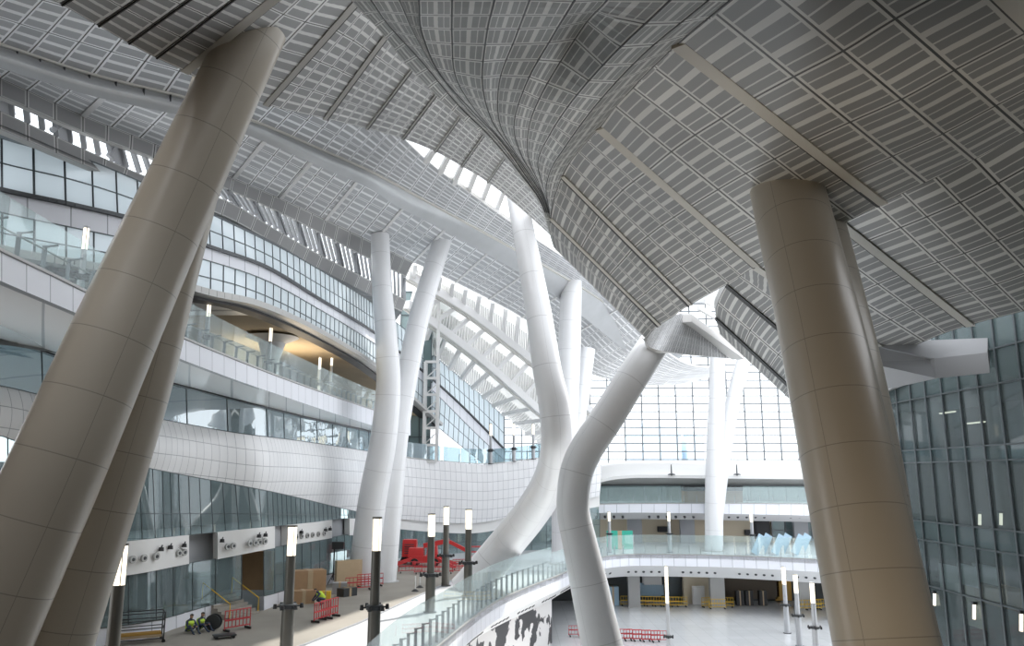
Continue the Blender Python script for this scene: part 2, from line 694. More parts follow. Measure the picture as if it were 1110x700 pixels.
# UV: across strips must drive the slot groups (V), length drives panels (U)
m.uv = [[(b, a) for (a, b) in q] for q in m.uv]
solid(m.build('folded_soffit', ['panel_fold', 'trim_grey'], canopy, False), 0.25)
for j in range(1, len(FL)):
    m = MB()
    pts = [g[r][j] for r in range(0, int(len(g) * 0.9))]
    m.tube([p + (V((0, 0, H)) - p).normalized() * 0.01 for p in pts], 0.022, 5)
    m.build('fold_seam', 'black', canopy, True)

# second right canopy, lower and farther
q0 = [((1120, 130), (1280, 270), 24.5, 35), ((1054, 170), (1190, 310), 26.0, 37), ((1014, 192), (1145, 325), 27, 38.6), ((978, 209), (1110, 337), 28.5, 40), ((950, 222), (1082, 344), 30, 41.6),
      ((910, 240), (1052, 352), 32.5, 43.5), ((880, 255), (1024, 361), 34.5, 45.5), ((850, 272), (1002, 370), 37, 47.5), ((821, 290), (968, 384), 40, 50.8),
      ((800, 298), (940, 397), 42, 54.5), ((788, 308), (915, 415), 44, 59), ((778, 328), (895, 428), 47, 63), ((776, 344), (880, 440), 49, 66), ((780, 362), (870, 446), 51.5, 68)]
rows = []
for i, (a, b, da, db) in enumerate(q0):
    A, B = P(a[0], a[1], da), P(b[0], b[1], db)
    if i < 9:
        A = A + (A - B) * 0.12
    rows.append([A, A.lerp(B, .33), A.lerp(B, .66), B])
G2 = [list(r) for r in zip(*[spline(list(c), 4) for c in zip(*rows)])]
us = [k * 4 / 3 for k in range(4)]
vs = [k / 4 for k in range(len(G2))]
canopy2 = empty('roof_canopy', P(1000, 300, 40))
tag(canopy2, 'grey panelled roof canopy lower down beyond the beige column, above the dark glass wall', 'roof canopy')
m = MB()
m.grid(G2, us, vs)
solid(m.build('panelled_soffit', ['panel_canopy', 'trim_grey'], canopy2, True), 0.7)
for k in (5, 8, 10, 12):
    m = MB()
    seam_bar(m, G2[k * 4], 0.45 if k < 10 else 0.12, 0.12, 0.05)
    m.build('seam_trim', 'trim_pale' if k < 10 else 'black', canopy2)
    m = MB()
    seam_bar(m, [a + (b - a).normalized() * 0.3 for a, b in zip(G2[k * 4], G2[k * 4 + 1])], 0.12, 0.1, 0.03)
    m.build('seam_gap', 'black', canopy2)
# third right canopy, behind it, over the glass wall
rows = [[P(1180, 300, 44), P(1190, 350, 43)], [P(1110, 332, 46), P(1110, 385, 44.5)], [P(1050, 350, 50), P(1060, 402, 48)], [P(990, 368, 54), P(1010, 406, 53)],
        [P(930, 392, 62), P(930, 436, 62)]]
G3 = [list(r) for r in zip(*[spline(list(c), 4) for c in zip(*rows)])]
canopy3 = empty('roof_canopy', P(1050, 370, 47))
tag(canopy3, 'shaded strip of panelled roof canopy meeting the top of the dark glass wall', 'roof canopy')
m = MB()
m.grid(G3, [0, 2], [k / 4 * 2.5 for k in range(len(G3))])
solid(m.build('panelled_soffit', ['panel_ribbon', 'trim_grey'], canopy3, True), 0.3)
bk = empty('ceiling_bulkhead', P(1010, 400, 47))
tag(bk, 'plain grey boxed bulkhead between the panelled canopy and the dark glass wall', 'bulkhead')
m = MB()
A, B = P(935, 392, 50), P(1073, 388, 46.2)
Cc, D = P(1073, 404, 46), P(1015, 410, 47.5)
E2 = P(935, 428, 55)
up = V((0, 0, 1.2))
m.face([A, B, Cc, D, E2])
m.face([B, B + up, Cc + up, Cc])
m.face([A, A + up, B + up, B])
m.face([A + up, E2 + up, D + up, Cc + up, B + up])
m.face([E2, D, D + up, E2 + up])
m.face([D, Cc, Cc + up, D + up])
m.build('casing', 'grey_paint', bk)

# small pale ribbon seen between the two canopies
rows = [[(698, 367, 47.2), (698, 369, 47.4)], [(722, 347, 48.0), (706, 377, 47.4)], [(744, 339, 49.5), (728, 382, 47.9)], [(765, 352, 53), (765, 386, 53)], [(800, 374, 60), (802, 390, 63)]]
g, us, vs = patch(rows, 6, 5, [0, 7], [0, 4, 8, 12, 16])
mid = empty('roof_canopy', P(740, 360, 62))
tag(mid, 'small bright white panelled roof canopy tip touching the top of the forked column', 'roof canopy')
m = MB()
m.grid(g, us, vs)
solid(m.build('panelled_soffit', ['panel_lit_tone', 'soffit_white'], mid, True), 0.3)
m = MB()
m.bar(P(742, 345, 49), P(800, 386, 59), 0.9, 0.5)
m.build('edge_beam', 'soffit_white', mid)
for a, b in (((757, 333), (790, 352)), ((765, 326), (792, 340)), ((772, 318), (795, 330))):
    m = MB()
    m.bar(P(*a, 60), P(*b, 64), 0.25, 0.4)
    m.build('skylight_beam', 'soffit_white', mid)

# near left ribbon (R0)
R0 = [((20, -22), (140, -90), 14, 14.5), ((65, 4), (185, -68), 16, 15), ((105, 27), (222, -52), 17.5, 15.6), ((138, 46), (258, -40), 19, 16.2), ((168, 62), (290, -30), 20.5, 16.8), ((200, 77), (318, -20), 22, 17.4), ((226, 91), (338, -13), 23.5, 18), ((256, 103), (360, -7), 25, 18.8), ((288, 113), (388, -1), 27, 20), ((304, 117.5), (399, 6), 28, 20.6), ((321, 121.5), (408, 13), 28.8, 21.2), ((336, 125), (416, 21), 29.7, 21.9), ((352, 128.5), (424, 30), 30.5, 22.6), ((374, 133.5), (440, 46), 31.8, 24.1), ((397, 139), (456, 61), 33, 25.7), ((436, 150), (484, 86), 36, 29), ((471, 164), (508, 112), 40, 33), ((500, 180), (530, 137), 44, 37), ((528, 197), (553, 161), 48, 42), ((560, 222), (590, 195), 53, 49), ((604, 262), (625, 245), 60, 57)]
rows = []
for a, b, da, db in R0:
    A, B = PZ(a[0], a[1], 18.5 + (a[0] - 20) / 584 * 8.0), PZ(b[0], b[1], 19.7 + (b[0] - 140) / 485 * 6.8)
    B = B + (B - A) * 0.12
    rows.append([A, A.lerp(B, .33), A.lerp(B, .67), B])
V0 = [0, 1, 2, 3, 4, 5, 6, 7, 8, 9, 10, 11, 12, 14, 16, 19.5, 23, 26.5, 30, 35, 42]
g0 = [list(r) for r in zip(*[spline(list(c), 4) for c in zip(*rows)])]
vs = []
for i in range(len(V0) - 1):
    vs += [V0[i] + (V0[i + 1] - V0[i]) * k / 4 for k in range(4)]
vs.append(V0[-1])
rib0 = empty('roof_canopy', P(300, 80, 25))
tag(rib0, 'grey panelled roof canopy resting on the leaning beige column, running behind the fold', 'roof canopy')
m = MB()
m.grid(g0, [k * 4.5 / 3 for k in range(4)], vs)
solid(m.build('panelled_soffit', ['panel_strip', 'trim_pale'], rib0, True), 0.35)
for k in (1, 2, 3, 4, 5, 8, 12, 14, 15, 16, 17, 18):
    wd = {1: .07, 2: .07, 3: .07, 4: .07, 5: .28, 8: .2, 12: .16}.get(k, .06)
    m = MB()
    seam_bar(m, g0[k * 4], wd, 0.1, 0.03)
    if k > 4:
        m.build('seam_trim', 'trim_pale' if k < 8 else 'trim_grey', rib0)
    m = MB()
    seam_bar(m, [a + (b - a).normalized() * (wd * .5 + .05) for a, b in zip(g0[k * 4], g0[k * 4 + 1])], 0.08 if k > 4 else .035, 0.1 if k > 4 else .05, 0.02)
    m.build('seam_gap', 'black', rib0)


def ribbon(label, top, bot, um, vn, mat, name='panelled_soffit', n=10, parent=None, thick=0.3):
    """top/bot: lists of (px, py, d) matched along the ribbon; um: panels between successive controls."""
    rows = [[t, b] for t, b in zip(top, bot)]
    g, us, vs = patch(rows, n, 4, [vn, 0], um)
    m = MB()
    m.grid(g, us, vs)
    m.uv = [[(b, a) for (a, b) in q] for q in m.uv]
    o = m.build(name, mat, parent, True)
    solid(o, thick)
    return g


# second left ribbon (R1) with its smooth metal lower edge
S_T = [(-60, 30, 23), (0, 48, 25.5), (100, 81, 29), (212, 109, 33), (280, 133, 37), (350, 163, 42), (404, 187, 46.5), (458, 216, 54), (523, 251, 64), (554, 268, 70), (600, 294, 81), (640, 318, 91), (690, 352, 104), (740, 385, 118)]
S_B = [(-60, 58, 23.5), (0, 74, 26), (100, 104, 29.5), (206, 128, 33.5), (275, 149, 37.5), (350, 182, 42.5), (400, 204, 47), (433, 225, 52), (480, 249, 60), (520, 271, 67), (575, 303, 79), (620, 334, 90), (668, 372, 104), (720, 410, 118)]
T1 = [(20, -50, 18), (75, -30, 20), (170, -5, 23.5), (262, 35, 27), (340, 70, 30), (400, 105, 34.5), (436, 148, 40), (478, 186, 48), (538, 230, 59), (570, 252, 65), (608, 277, 76), (648, 302, 86), (695, 337, 98), (745, 372, 112)]
U1 = [0, 2, 5, 8, 11, 15, 19, 23, 29, 32, 37, 43, 49, 54]
T1v = []
for t, s in zip(T1, S_T):
    T1v.append(t)
rib1 = empty('roof_canopy', P(400, 160, 45))
tag(rib1, 'long curved pale grey panelled roof canopy with a smooth metal lower edge', 'roof canopy')
gr1 = ribbon('', T1v, S_T, U1, 3, ['panel_ribbon', 'trim_grey'], parent=rib1)
for k in range(7):
    m = MB()
    x = 462 + k * 15
    m.bar(P(x, interp([(a[0], a[1]) for a in T1], x) + 2, 44 + k * 3.5), P(x + 9, interp([(a[0][0], a[0][1]) for a in R0], x + 9) - 3, 41 + k * 3), .3, .3)
    m.build('skylight_strut', 'soffit_white', rib1)
ms = [((a[0] + b[0]) / 2 - 0, (a[1] + b[1]) / 2 - 1, (a[2] + b[2]) / 2 - .4) for a, b in zip(S_T, S_B)]
g, us, vs = patch([[a, c, b] for a, c, b in zip(S_T, ms, S_B)], 8, 4)
m = MB()
m.grid(g, us, vs)
solid(m.build('edge_strip', ['metal_strip', 'trim_grey'], rib1, True), 0.15)
m = MB()
pl = [r[0] for r in g]
for i in range(len(pl) - 1):
    m.bar(pl[i], pl[i + 1], 0.35, 0.16)
m.build('edge_moulding', 'trim_pale', rib1)
for k in range(0, 17, 2):
    p = pl[6 + k]
    m = MB()
    m.bar(p + V((0, -.2, -.05)), p + V((0, -.2, -.42)), 0.05, 0.08)
    m.build('bracket', 'dark_metal', rib1)

# third left ribbon (R2), bright, over the terraces
B2 = [(-70, 60, 27), (0, 85, 30), (90, 125, 35.5), (180, 161, 42), (253, 193, 50), (304, 215, 57), (353, 238, 64), (405, 263, 72), (448, 284, 80), (494, 306, 89), (530, 324, 95), (566, 344, 101), (605, 372, 108), (643, 406, 114), (717, 418, 118), (771, 409, 119)]
T2 = [(0, -10, 22), (85, 20, 24.5), (170, 50, 29), (262, 75, 34), (330, 100, 39), (380, 125, 43), (425, 150, 48), (475, 180, 55), (515, 215, 62), (560, 245, 70), (600, 275, 78), (635, 303, 88), (670, 335, 96), (705, 368, 104), (745, 395, 110), (790, 400, 112)]
U2 = [0, 2, 5, 8, 12, 15.2, 18.4, 22, 26, 30, 34, 38, 43, 48, 54, 58]
rib2 = empty('roof_canopy', P(350, 200, 60))
tag(rib2, 'brightly lit white panelled roof canopy above the glazed upper storeys', 'roof canopy')
gr2 = ribbon('', T2, B2, U2, 5, ['panel_lit_tone', 'soffit_white'], parent=rib2)
for k, px in enumerate((2, 3, 4, 5, 6, 7, 8, 9, 10, 11, 12)):
    m = MB()
    seam_bar(m, gr2[px * 10], 0.28, 0.12, 0.04)
    m.build('seam_trim', 'soffit_white', rib2)
# its dark panelled lower fascia
F2 = [(-70, 82, 26.6), (0, 104, 29.6), (90, 143, 35), (178, 176, 41.5), (250, 207, 49.4), (300, 229, 56.4), (349, 254, 65), (402, 282, 75), (440, 300, 83)]
g, us, vs = patch([[a, b] for a, b in zip(B2[:9], F2)], 8, 3, [1, 0], [0, 3, 6, 9.5, 14, 17.5, 21, 25, 29])
m = MB()
m.grid(g, us, vs)
solid(m.build('fascia', ['panel_fascia', 'trim_grey'], rib2, True), 0.2)

# fourth left ribbon (R3): narrow dark panelled band below the clerestory
T3 = [(-70, 92, 27), (0, 120, 30), (90, 161, 35.5), (172, 196, 41), (245, 217, 48), (300, 249, 56), (349, 277, 65), (402, 304, 76), (440, 325, 85)]
B3 = [(-70, 115, 26.4), (0, 140, 29.4), (90, 178, 34.8), (165, 208, 40.2), (240, 233, 47.2), (294, 262, 55.4), (343, 292, 64.6), (396, 319, 76), (436, 338, 85)]
rib3 = empty('roof_canopy', P(300, 255, 55))
tag(rib3, 'narrow dark grey panelled roof band between the clerestory windows and the upper glazing', 'roof canopy')
g, us, vs = patch([[a, b] for a, b in zip(T3, B3)], 8, 3, [1, 0], [0, 3, 6, 9.5, 14, 17.5, 21, 25, 29])
m = MB()
m.grid(g, us, vs)
solid(m.build('fascia', ['panel_fascia', 'trim_grey'], rib3, True), 0.25)
g3b = g
# clerestory between R2 and R3
clr = empty('clerestory_window', P(300, 235, 56))
tag(clr, 'row of bright clerestory windows between two dark panelled roof bands', 'clerestory')
ft = spline([P(a[0], a[1], a[2] + .5) for a in F2], 8)
fb = spline([P(a[0], a[1], a[2] + .5) for a in T3], 8)
Lt, Lb = arclen(ft), arclen(fb)
nb = 60
fm, gmb = MB(), MB()
for i in range(nb):
    a0, a1 = i / nb, (i + 1) / nb
    q = [at_len(fb, Lb, Lb[-1] * a0), at_len(fb, Lb, Lb[-1] * a1), at_len(ft, Lt, Lt[-1] * a1), at_len(ft, Lt, Lt[-1] * a0)]
    if i % 4 == 3:
        fm.face(q)
    else:
        gmb.face(q)
    fm.bar(q[0] - V((0, .2, 0)), q[3] - V((0, .2, 0)), 0.22, 0.2)
    if i % 4 == 3:
        fm.tube([q[0].lerp(q[3], .1) - V((0, .6, 0)), q[1].lerp(q[2], .9) - V((0, .6, 0))], 0.14, 6)
fm.build('posts', 'grey_paint', clr)
gmb.build('panes', 'glass_clear', clr)
# dark soffit between R3 and the upper glazing
# ------------------------------------------------------------------ left facade
def tabf(*pts):
    return lambda x: interp(list(pts), x)


BASE = [(-90, 752), (0, 726), (80, 706), (163, 691), (197, 679), (236, 670), (285, 662), (306, 653), (380, 625), (430, 607), (520, 600), (600, 597), (660, 594)]
Dl = tabf(*[(x, PZ(x, y).y) for x, y in BASE])
DU = tabf((-90, 29.5), (0, 33), (80, 35), (150, 38), (237, 43.5), (314, 53), (377, 68), (404, 79), (440, 90), (476, 99), (512, 106), (548, 112))
DT = tabf((-90, 20.5), (0, 25), (98, 31), (191, 38), (254, 45), (300, 51.5), (350, 62), (400, 77), (445, 86))


def curve(ytab, dtab, pxs, k=1.0):
    return [P(x, interp(ytab, x), dtab(x) * k) for x in pxs]


def rng(a, b, n):
    return [a + (b - a) * i / n for i in range(n + 1)]


wall = empty('wall_left', (-22, 40, 0))
tag(wall, None, None, None, 'structure')

UGt = [(-60, 124), (0, 147), (80, 168), (150, 196), (237, 236), (314, 274), (377, 311), (404, 329), (440, 358), (476, 390), (500, 410), (528, 434), (548, 454)]
UGb = [(-60, 189), (0, 206), (80, 223), (150, 240), (224, 267), (286, 289), (343, 323), (404, 360), (440, 388), (476, 418), (500, 440), (528, 468), (548, 489)]
LGt = [(-60, 212), (0, 230), (80, 247), (150, 262), (220, 281), (286, 303), (349, 337), (404, 371), (440, 398), (476, 430), (512, 466), (548, 500)]
LGb = [(-60, 258), (0, 274), (80, 288), (150, 300), (209, 316), (257, 326), (314, 349), (377, 383), (404, 402), (440, 432), (476, 464), (512, 493), (548, 520)]
pxs = rng(-60, 546, 70)
tU, bU = curve(UGt, DU, pxs), curve(UGb, DU, pxs)
tL, bL = curve(LGt, DU, pxs), curve(LGb, DU, pxs)
strip(tU, bU, 'upper_glazing', 'frosted_blue', wall, 1.6, 2)
mull(tU, bU, 'upper_mullions', 'mullion', wall, 1.25, 2, 0.05, 0.09)
strip(bU, tL, 'spandrel', 'tile_fascia', wall, 1.75, 1, 0.2)
m = MB()
for a, b in zip(bU, bU[1:]):
    m.bar(a, b, 0.5, 0.16)
m.build('ledge', 'dark_metal', wall)
strip(tL, bL, 'lower_glazing', 'frosted_blue', wall, 1.6, 2)
mull(tL, bL, 'lower_mullions', 'mullion', wall, 1.25, 2, 0.05, 0.09)
# grey sheet filling the gap above the glazing, up to the roof band
top3 = [r[-1] + V((0, .6, .3)) for r in g3b]
res = [at_len(top3, arclen(top3), arclen(top3)[-1] * i / 60) for i in range(61)]
pxs2 = rng(-60, 430, 60)
ug2 = curve(UGt, DU, pxs2, 1.0)
strip(res, [p + V((-.4, .5, 0)) for p in ug2], 'gap_sheet', 'interior_grey', wall, 2, 1)
# terrace level under the lower glazing
TFt = [(-90, 225), (0, 273), (49, 296), (98, 320), (191, 364), (254, 390), (300, 408), (350, 426), (400, 443), (445, 457)]
TFb = [(-90, 262), (0, 304), (49, 325), (98, 346), (191, 387), (254, 411), (300, 427), (350, 444), (400, 460), (445, 472)]
px3 = rng(-90, 445, 70)
tF, bF = curve(TFt, DT, px3), curve(TFb, DT, px3)
strip(tF, bF, 'terrace_fascia', 'tile_fascia', wall, 1.55, 1, 0.25)
tin = offset(tF, 9)
strip(tF, tin, 'terrace_floor', 'deck_white', wall, 1.5, 6)
pa = rng(-90, 470, 70)
sL = curve(LGb, DU, pa)
sLi = offset(sL, 7)
lipo = lift(offset(sL, -0.6), -0.15)
m = MB()
for a, b in zip(lipo, lipo[1:]):
    m.bar(a, b, 1.3, 0.35)
m.build('overhang_lip', 'trim_grey', wall)
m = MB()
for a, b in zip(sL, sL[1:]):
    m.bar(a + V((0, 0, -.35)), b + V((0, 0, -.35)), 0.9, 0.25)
m.build('overhang_dark_edge', 'black', wall)  # black bar running under the overhang lip
strip(lift(sL, -.3)[:48], lift(sLi, -.1)[:48], 'terrace_ceiling', 'slat_white', wall, 3, 14)
strip(lift(sL, -.3)[47:], lift(sLi, -.1)[47:], 'terrace_raw_ceiling', 'raw_ceiling', wall, 3, 14)
pl_ = bpy.data.lights.new('terrace_light', 'AREA')
pl_.energy = 550
pl_.color = (1.0, 0.84, 0.62)
pl_.size = 6
po_ = bpy.data.objects.new('terrace_light', pl_)
po_.location = (sLi[56] * .6 + sL[56] * .4) + V((0, 0, -3.4))
po_.rotation_euler = (math.pi, 0, 0)
C.objects.link(po_)
fc = P(294, 386, 57)
ft_ = P(292, 345, 57)
fr_ = empty('flared_column', fc)
tag(fr_, 'short pale column with a flared head on the terrace before the raw ceiling', 'column', None, 'thing')
m = MB()
m.tube([V((fc.x, fc.y, 15.6)), V((fc.x, fc.y, 17.2)), V((fc.x, fc.y, 18.4)), V((fc.x, fc.y, sL[48].z - .3))], [.55, .6, .95, 1.9], 20)
m.build('shaft', 'soffit_white', fr_, True)
m = MB()
m.cyl(V((fc.x, fc.y, 15.6)), .7, .25, 20)
m.build('base_ring', 'trim_grey', fr_, True)

zb = [V((p.x, p.y, 15.4)) for p in sLi]
strip(lift(sLi, -.1), zb, 'terrace_back_wall', 'interior_grey', wall, 3, 1)
# shallow white soffit below the terrace, then glass, then tiles
W1t = [(-90, 330), (0, 363), (66, 386), (120, 400), (175, 412), (250, 431), (320, 449), (395, 466), (440, 477)]
W1b = [(-90, 405), (0, 418), (44, 428), (100, 440), (163, 452), (250, 468), (320, 477), (400, 489), (440, 496), (500, 502), (530, 503), (590, 496), (660, 485)]
TBb = [(-90, 455), (0, 472), (21, 479), (100, 494), (150, 505), (190, 513), (300, 534), (385, 554), (430, 562), (500, 567), (530, 565), (560, 557), (590, 549), (660, 536)]
px4 = rng(-90, 440, 60)
w1t, w1b = curve(W1t, Dl, px4), curve(W1b, Dl, px4)
bFs = curve(TFb, DT, px4)
strip(bFs, w1t, 'terrace_soffit', 'tile_white', wall, 3.5, 1)
m = MB()
for a, b in zip(w1t, w1t[1:]):
    m.bar(a, b, 0.3, 0.22)
m.build('window_head', 'dark_metal', wall)
strip(w1t, w1b, 'middle_glazing', 'glass_blue', wall, 3, 1)
mull(w1t, w1b, 'middle_mullions', 'mullion', wall, 3.4, 1, 0.05, 0.08)
ins = offset(w1b, 5)
strip(lift(ins, 3.5), ins, 'middle_room_wall', 'interior_grey', wall, 3, 1)
px5 = rng(-90, 650, 90)
tbt, tbb = curve(W1b, Dl, px5), curve(TBb, Dl, px5)
# the tiled band bulges gently towards the hall
L = arclen(tbb)
m = MB()
R, VV = [], []
for k in range(9):
    f = k / 8
    bul = offset(tbb, -1.4 * f * (1 - f))
    R.append([q0 + (t0 - b0) * f for q0, t0, b0 in zip(bul, tbt, tbb)])
m.grid(R, [l / .68 for l in L], list(range(9)))
for i_, f_ in enumerate(m.f):
    r_, c_ = divmod(i_, len(tbb) - 1)
    uv_ = []
    for (a_, b_) in ((c_, r_), (c_ + 1, r_), (c_ + 1, r_ + 1), (c_, r_ + 1)):
        hgt = (tbt[a_] - tbb[a_]).length
        uv_.append((L[a_] / .68, -hgt * (1 - b_ / 8) / 1.05))
    m.uv[i_] = uv_
solid(m.build('tiled_band', ['tile_white', 'trim_grey'], wall, True), 0.3)
# slanted ground-floor clerestory glass, bulkheads, shop glass and plinth
G1b = [(-90, 612), (0, 601), (134, 587), (340, 566), (385, 562), (430, 574)]
px6 = rng(-90, 425, 60)
g1t, g1b = curve(TBb, Dl, px6), curve(G1b, Dl, px6)
strip(g1t, g1b, 'mezzanine_glazing', 'glass_shop', wall, 1, 1)
mull(g1t, g1b, 'mezzanine_mullions', 'mullion', wall, 0.95, 2, 0.045, 0.05, [0, 0.36, 1])
gi = offset(g1b, 6)
strip(lift(gi, 4.5), gi, 'mezzanine_room_wall', 'interior_grey', wall, 3, 1)
strip(g1b, gi, 'mezzanine_floor', 'interior_grey', wall, 3, 1)
BHb = [(-90, 650), (0, 638), (141, 623), (205, 611), (236, 606), (297, 594), (360, 583), (380, 580), (430, 580)]
PL = [(-90, 715), (60, 687), (165, 673), (236, 654), (290, 645), (307, 640), (380, 614), (430, 598)]


def seg(ta, tb, x0, x1, n, d, k=1.0):
    xs = rng(x0, x1, n)
    return curve(ta, d, xs, k), curve(tb, d, xs, k)


for x0, x1, mat, k, nm in ((-90, 110, 'white_paint', .995, 'bulkhead'), (110, 205, 'white_paint', .995, 'bulkhead'), (205, 236, 'grey_paint', 1.02, 'recess'), (236, 298, 'white_paint', .995, 'bulkhead'),
                           (298, 312, 'grey_paint', 1.02, 'recess'), (312, 360, 'white_paint', .995, 'bulkhead'), (360, 379, 'grey_paint', 1.02, 'recess'), (379, 428, 'white_paint', .995, 'bulkhead')):
    yb = BHb if nm == 'bulkhead' else [(x, y + 16) for x, y in BHb]
    a, b = seg(G1b, yb, x0, x1, 8, Dl, k)
    o = strip(a, b, nm, mat, wall, 2.2, 1)
    solid(o, 0.5)
    if nm == 'bulkhead' and x0 > 0:
        offs = {110: (.36, .49, .63, .82 + .07, .95), 236: (.18, .28, .57, .66, .74, .83), 312: (.2, .32, .45, .57, .7, .83), 379: (.2, .5, .7)}[x0]
        for f in offs:
            x = x0 + (x1 - x0) * f
            c = P(x, interp(BHb, x) * .42 + interp(G1b, x) * .58 + 5, Dl(x) * .99)
            tn = (b[-1] - b[0]).normalized()
            nn = V((tn.y, -tn.x, 0))
            mm = MB()
            mm.tube([c - nn * .1, c + nn * .04], [.21, .21], 14)
            mm.build('air_nozzle_rim', 'trim_grey', o, True)
            mm = MB()
            mm.tube([c - nn * .05, c + nn * .08], [.12, .09], 12)
            mm.build('air_nozzle', 'dark_metal', o, True)
gt, gb = seg([(x, y - 1) for x, y in BHb], PL, -90, 262, 40, Dl)
strip(gt, gb, 'shop_glazing', 'glass_shop', wall, 2, 1)
mull(gt, gb, 'shop_mullions', 'mullion', wall, 1.9, 1, 0.04, 0.06)
gt, gb = seg([(x, y - 1) for x, y in BHb], PL, 286, 425, 20, Dl)
strip(gt, gb, 'shop_glazing', 'glass_shop', wall, 2, 1)
mull(gt, gb, 'shop_mullions', 'mullion', wall, 1.9, 1, 0.04, 0.06)
for x0, x1 in ((-90, 242), (286, 425)):
    a, b = seg(PL, BASE, x0, x1, 20, Dl)
    strip(a, b, 'plinth', 'tile_fascia', wall, 2.6, 1, 0.3)
xs = rng(-90, 425, 40)
bk0 = offset(curve(BASE, Dl, xs), 7)
strip(lift(bk0, 6), bk0, 'shop_back_wall', 'interior_grey', wall, 3, 1)
# far end of the deck: dark teal shop glass under the bulging tiles
gt, gb = seg([(x, y + 9) for x, y in TBb], BASE, 425, 650, 24, Dl, 1.02)
strip(gt, gb, 'end_glazing', 'glass_shop', wall, 2, 1)
mull(gt, gb, 'end_mullions', 'mullion', wall, 2.0, 1, 0.05, 0.06, [0, .55, 1])
bi = offset(gb, 6)
strip(lift(bi, 7), bi, 'end_room_wall', 'interior_grey', wall, 3, 1)
a, b = seg([(x, y - 1) for x, y in TBb], [(x, y + 11) for x, y in TBb], 425, 650, 24, Dl, 1.005)
strip(a, b, 'end_bulkhead', 'white_paint', wall, 3, 1)
# ------------------------------------------------------------------ floors
def zc(p, z):
    return V((p[0], p[1], z))


EDGE = [V((-6.2, -14, 0)), V((-6.1, 8, 0)), V((-5.9, 20, 0))] + [PZ(x, y) for x, y in ((400, 776), (445, 725), (480, 697), (508, 674), (534, 655), (560, 642), (585, 632), (610, 622), (630, 612), (648, 605), (675, 601.5), (706, 601), (773, 602), (830, 604), (891, 607), (960, 610), (1040, 612))]
EDGE = spline(EDGE, 4)
n = len(EDGE)
outer = []
for i, p in enumerate(EDGE):
    a, b = EDGE[max(i - 1, 0)], EDGE[min(i + 1, n - 1)]
    if p.x < 4 and p.y < 74:
        outer.append(V((-60, p.y, 0)))
    else:
        outer.append(None)
j0 = max(i for i in range(n) if outer[i] is not None)
path = [V((-60, outer[j0].y, 0)), V((-60, 150, 0)), V((80, 150, 0)), V((80, EDGE[-1].y, 0))]
Lp = arclen(path)
for i in range(j0 + 1, n):
    outer[i] = at_len(path, Lp, Lp[-1] * (i - j0) / (n - 1 - j0))
m = MB()
R = [[a.lerp(b, k / 12) for a, b in zip(EDGE, outer)] for k in range(13)]
m.grid(R)
m.uv = [[(m.v[f[i]].x / 1.2, m.v[f[i]].y / 1.2) for i in range(len(f))] for f in m.f]
deck = m.build('floor', 'deck_white', None, False)
solid(deck, 0.4)
deck['kind'] = 'structure'
# worn roadway strip along the shops
xs = rng(-90, 425, 40)
inner = curve(BASE, Dl, xs)
ROADR = [PZ(x, y, .02) for x, y in ((130, 900), (200, 790), (290, 711), (330, 699), (390, 675), (440, 652), (480, 634), (515, 618), (545, 606))]
Lr = arclen(ROADR)
rr = [at_len(ROADR, Lr, Lr[-1] * i / 40) for i in range(41)]
Li = arclen(inner)
ii = [at_len(inner, Li, Li[-1] * i / 40) for i in range(41)]
m = MB()
m.grid([[zc(p, .02) for p in rr], [zc(p * .6 + q * .4, .02) for p, q in zip(rr, ii)], [zc(q, .02) for q in ii]])
road = m.build('floor', 'concrete_dirty')
road['kind'] = 'structure'
m = MB()
for a, b in zip(ROADR, ROADR[1:]):
    m.bar(zc(a, .05), zc(b, .05), 0.12, 0.08)
kb = m.build('trim_1', 'grey_paint')
kb['kind'] = 'structure'
# lower concourse
m = MB()
m.grid([[V((-60 + 12 * i, 36 + 12 * j, LOW)) for i in range(13)] for j in range(11)])
m.uv = [[(m.v[f[i]].x / 1.5, m.v[f[i]].y / 1.5) for i in range(len(f))] for f in m.f]
lf = m.build('floor', 'floor_low')
lf['kind'] = 'structure'
m = MB()
m.grid([[V((-60 + 12 * i, -16 + 13 * j, LOW)) for i in range(13)] for j in range(5)])
m.uv = [[(m.v[f[i]].x / 1.5, m.v[f[i]].y / 1.5) for i in range(len(f))] for f in m.f]
lf = m.build('floor', 'floor_near')  # unseen stretch by the camera, coloured dark for a dim brown bounce
lf['kind'] = 'structure'
m = MB()
m.grid([[V((-60 + 12.8 * i, -16 + 12 * j, .02)) for i in range(5)] for j in range(5)])
m.uv = [[(m.v[f[i]].x / 1.5, m.v[f[i]].y / 1.5) for i in range(len(f))] for f in m.f]
lf = m.build('floor', 'floor_near')  # dark sheet added over the unseen deck, dims the near bounce
lf['kind'] = 'structure'
# deck edge: fascia and soffit
ee = [p for p in EDGE if p.y > 15]
ew = empty('wall_deck_edge', ee[10])
tag(ew, None, None, None, 'structure')
e1 = lift(ee, -1.25)
e2 = lift(offset(ee, 1.6), -2.6)
m = MB()
L = arclen(ee)
m.grid([lift(ee, .02), e1], [l / 1.3 for l in L], [0, 1])
solid(m.build('edge_fascia', ['tile_fascia', 'trim_grey'], ew, True), .2)
m = MB()
m.grid([e1, e2], [l / 3 for l in L], [0, 1])
solid(m.build('edge_soffit', ['soffit_white', 'trim_grey'], ew, True), .2)
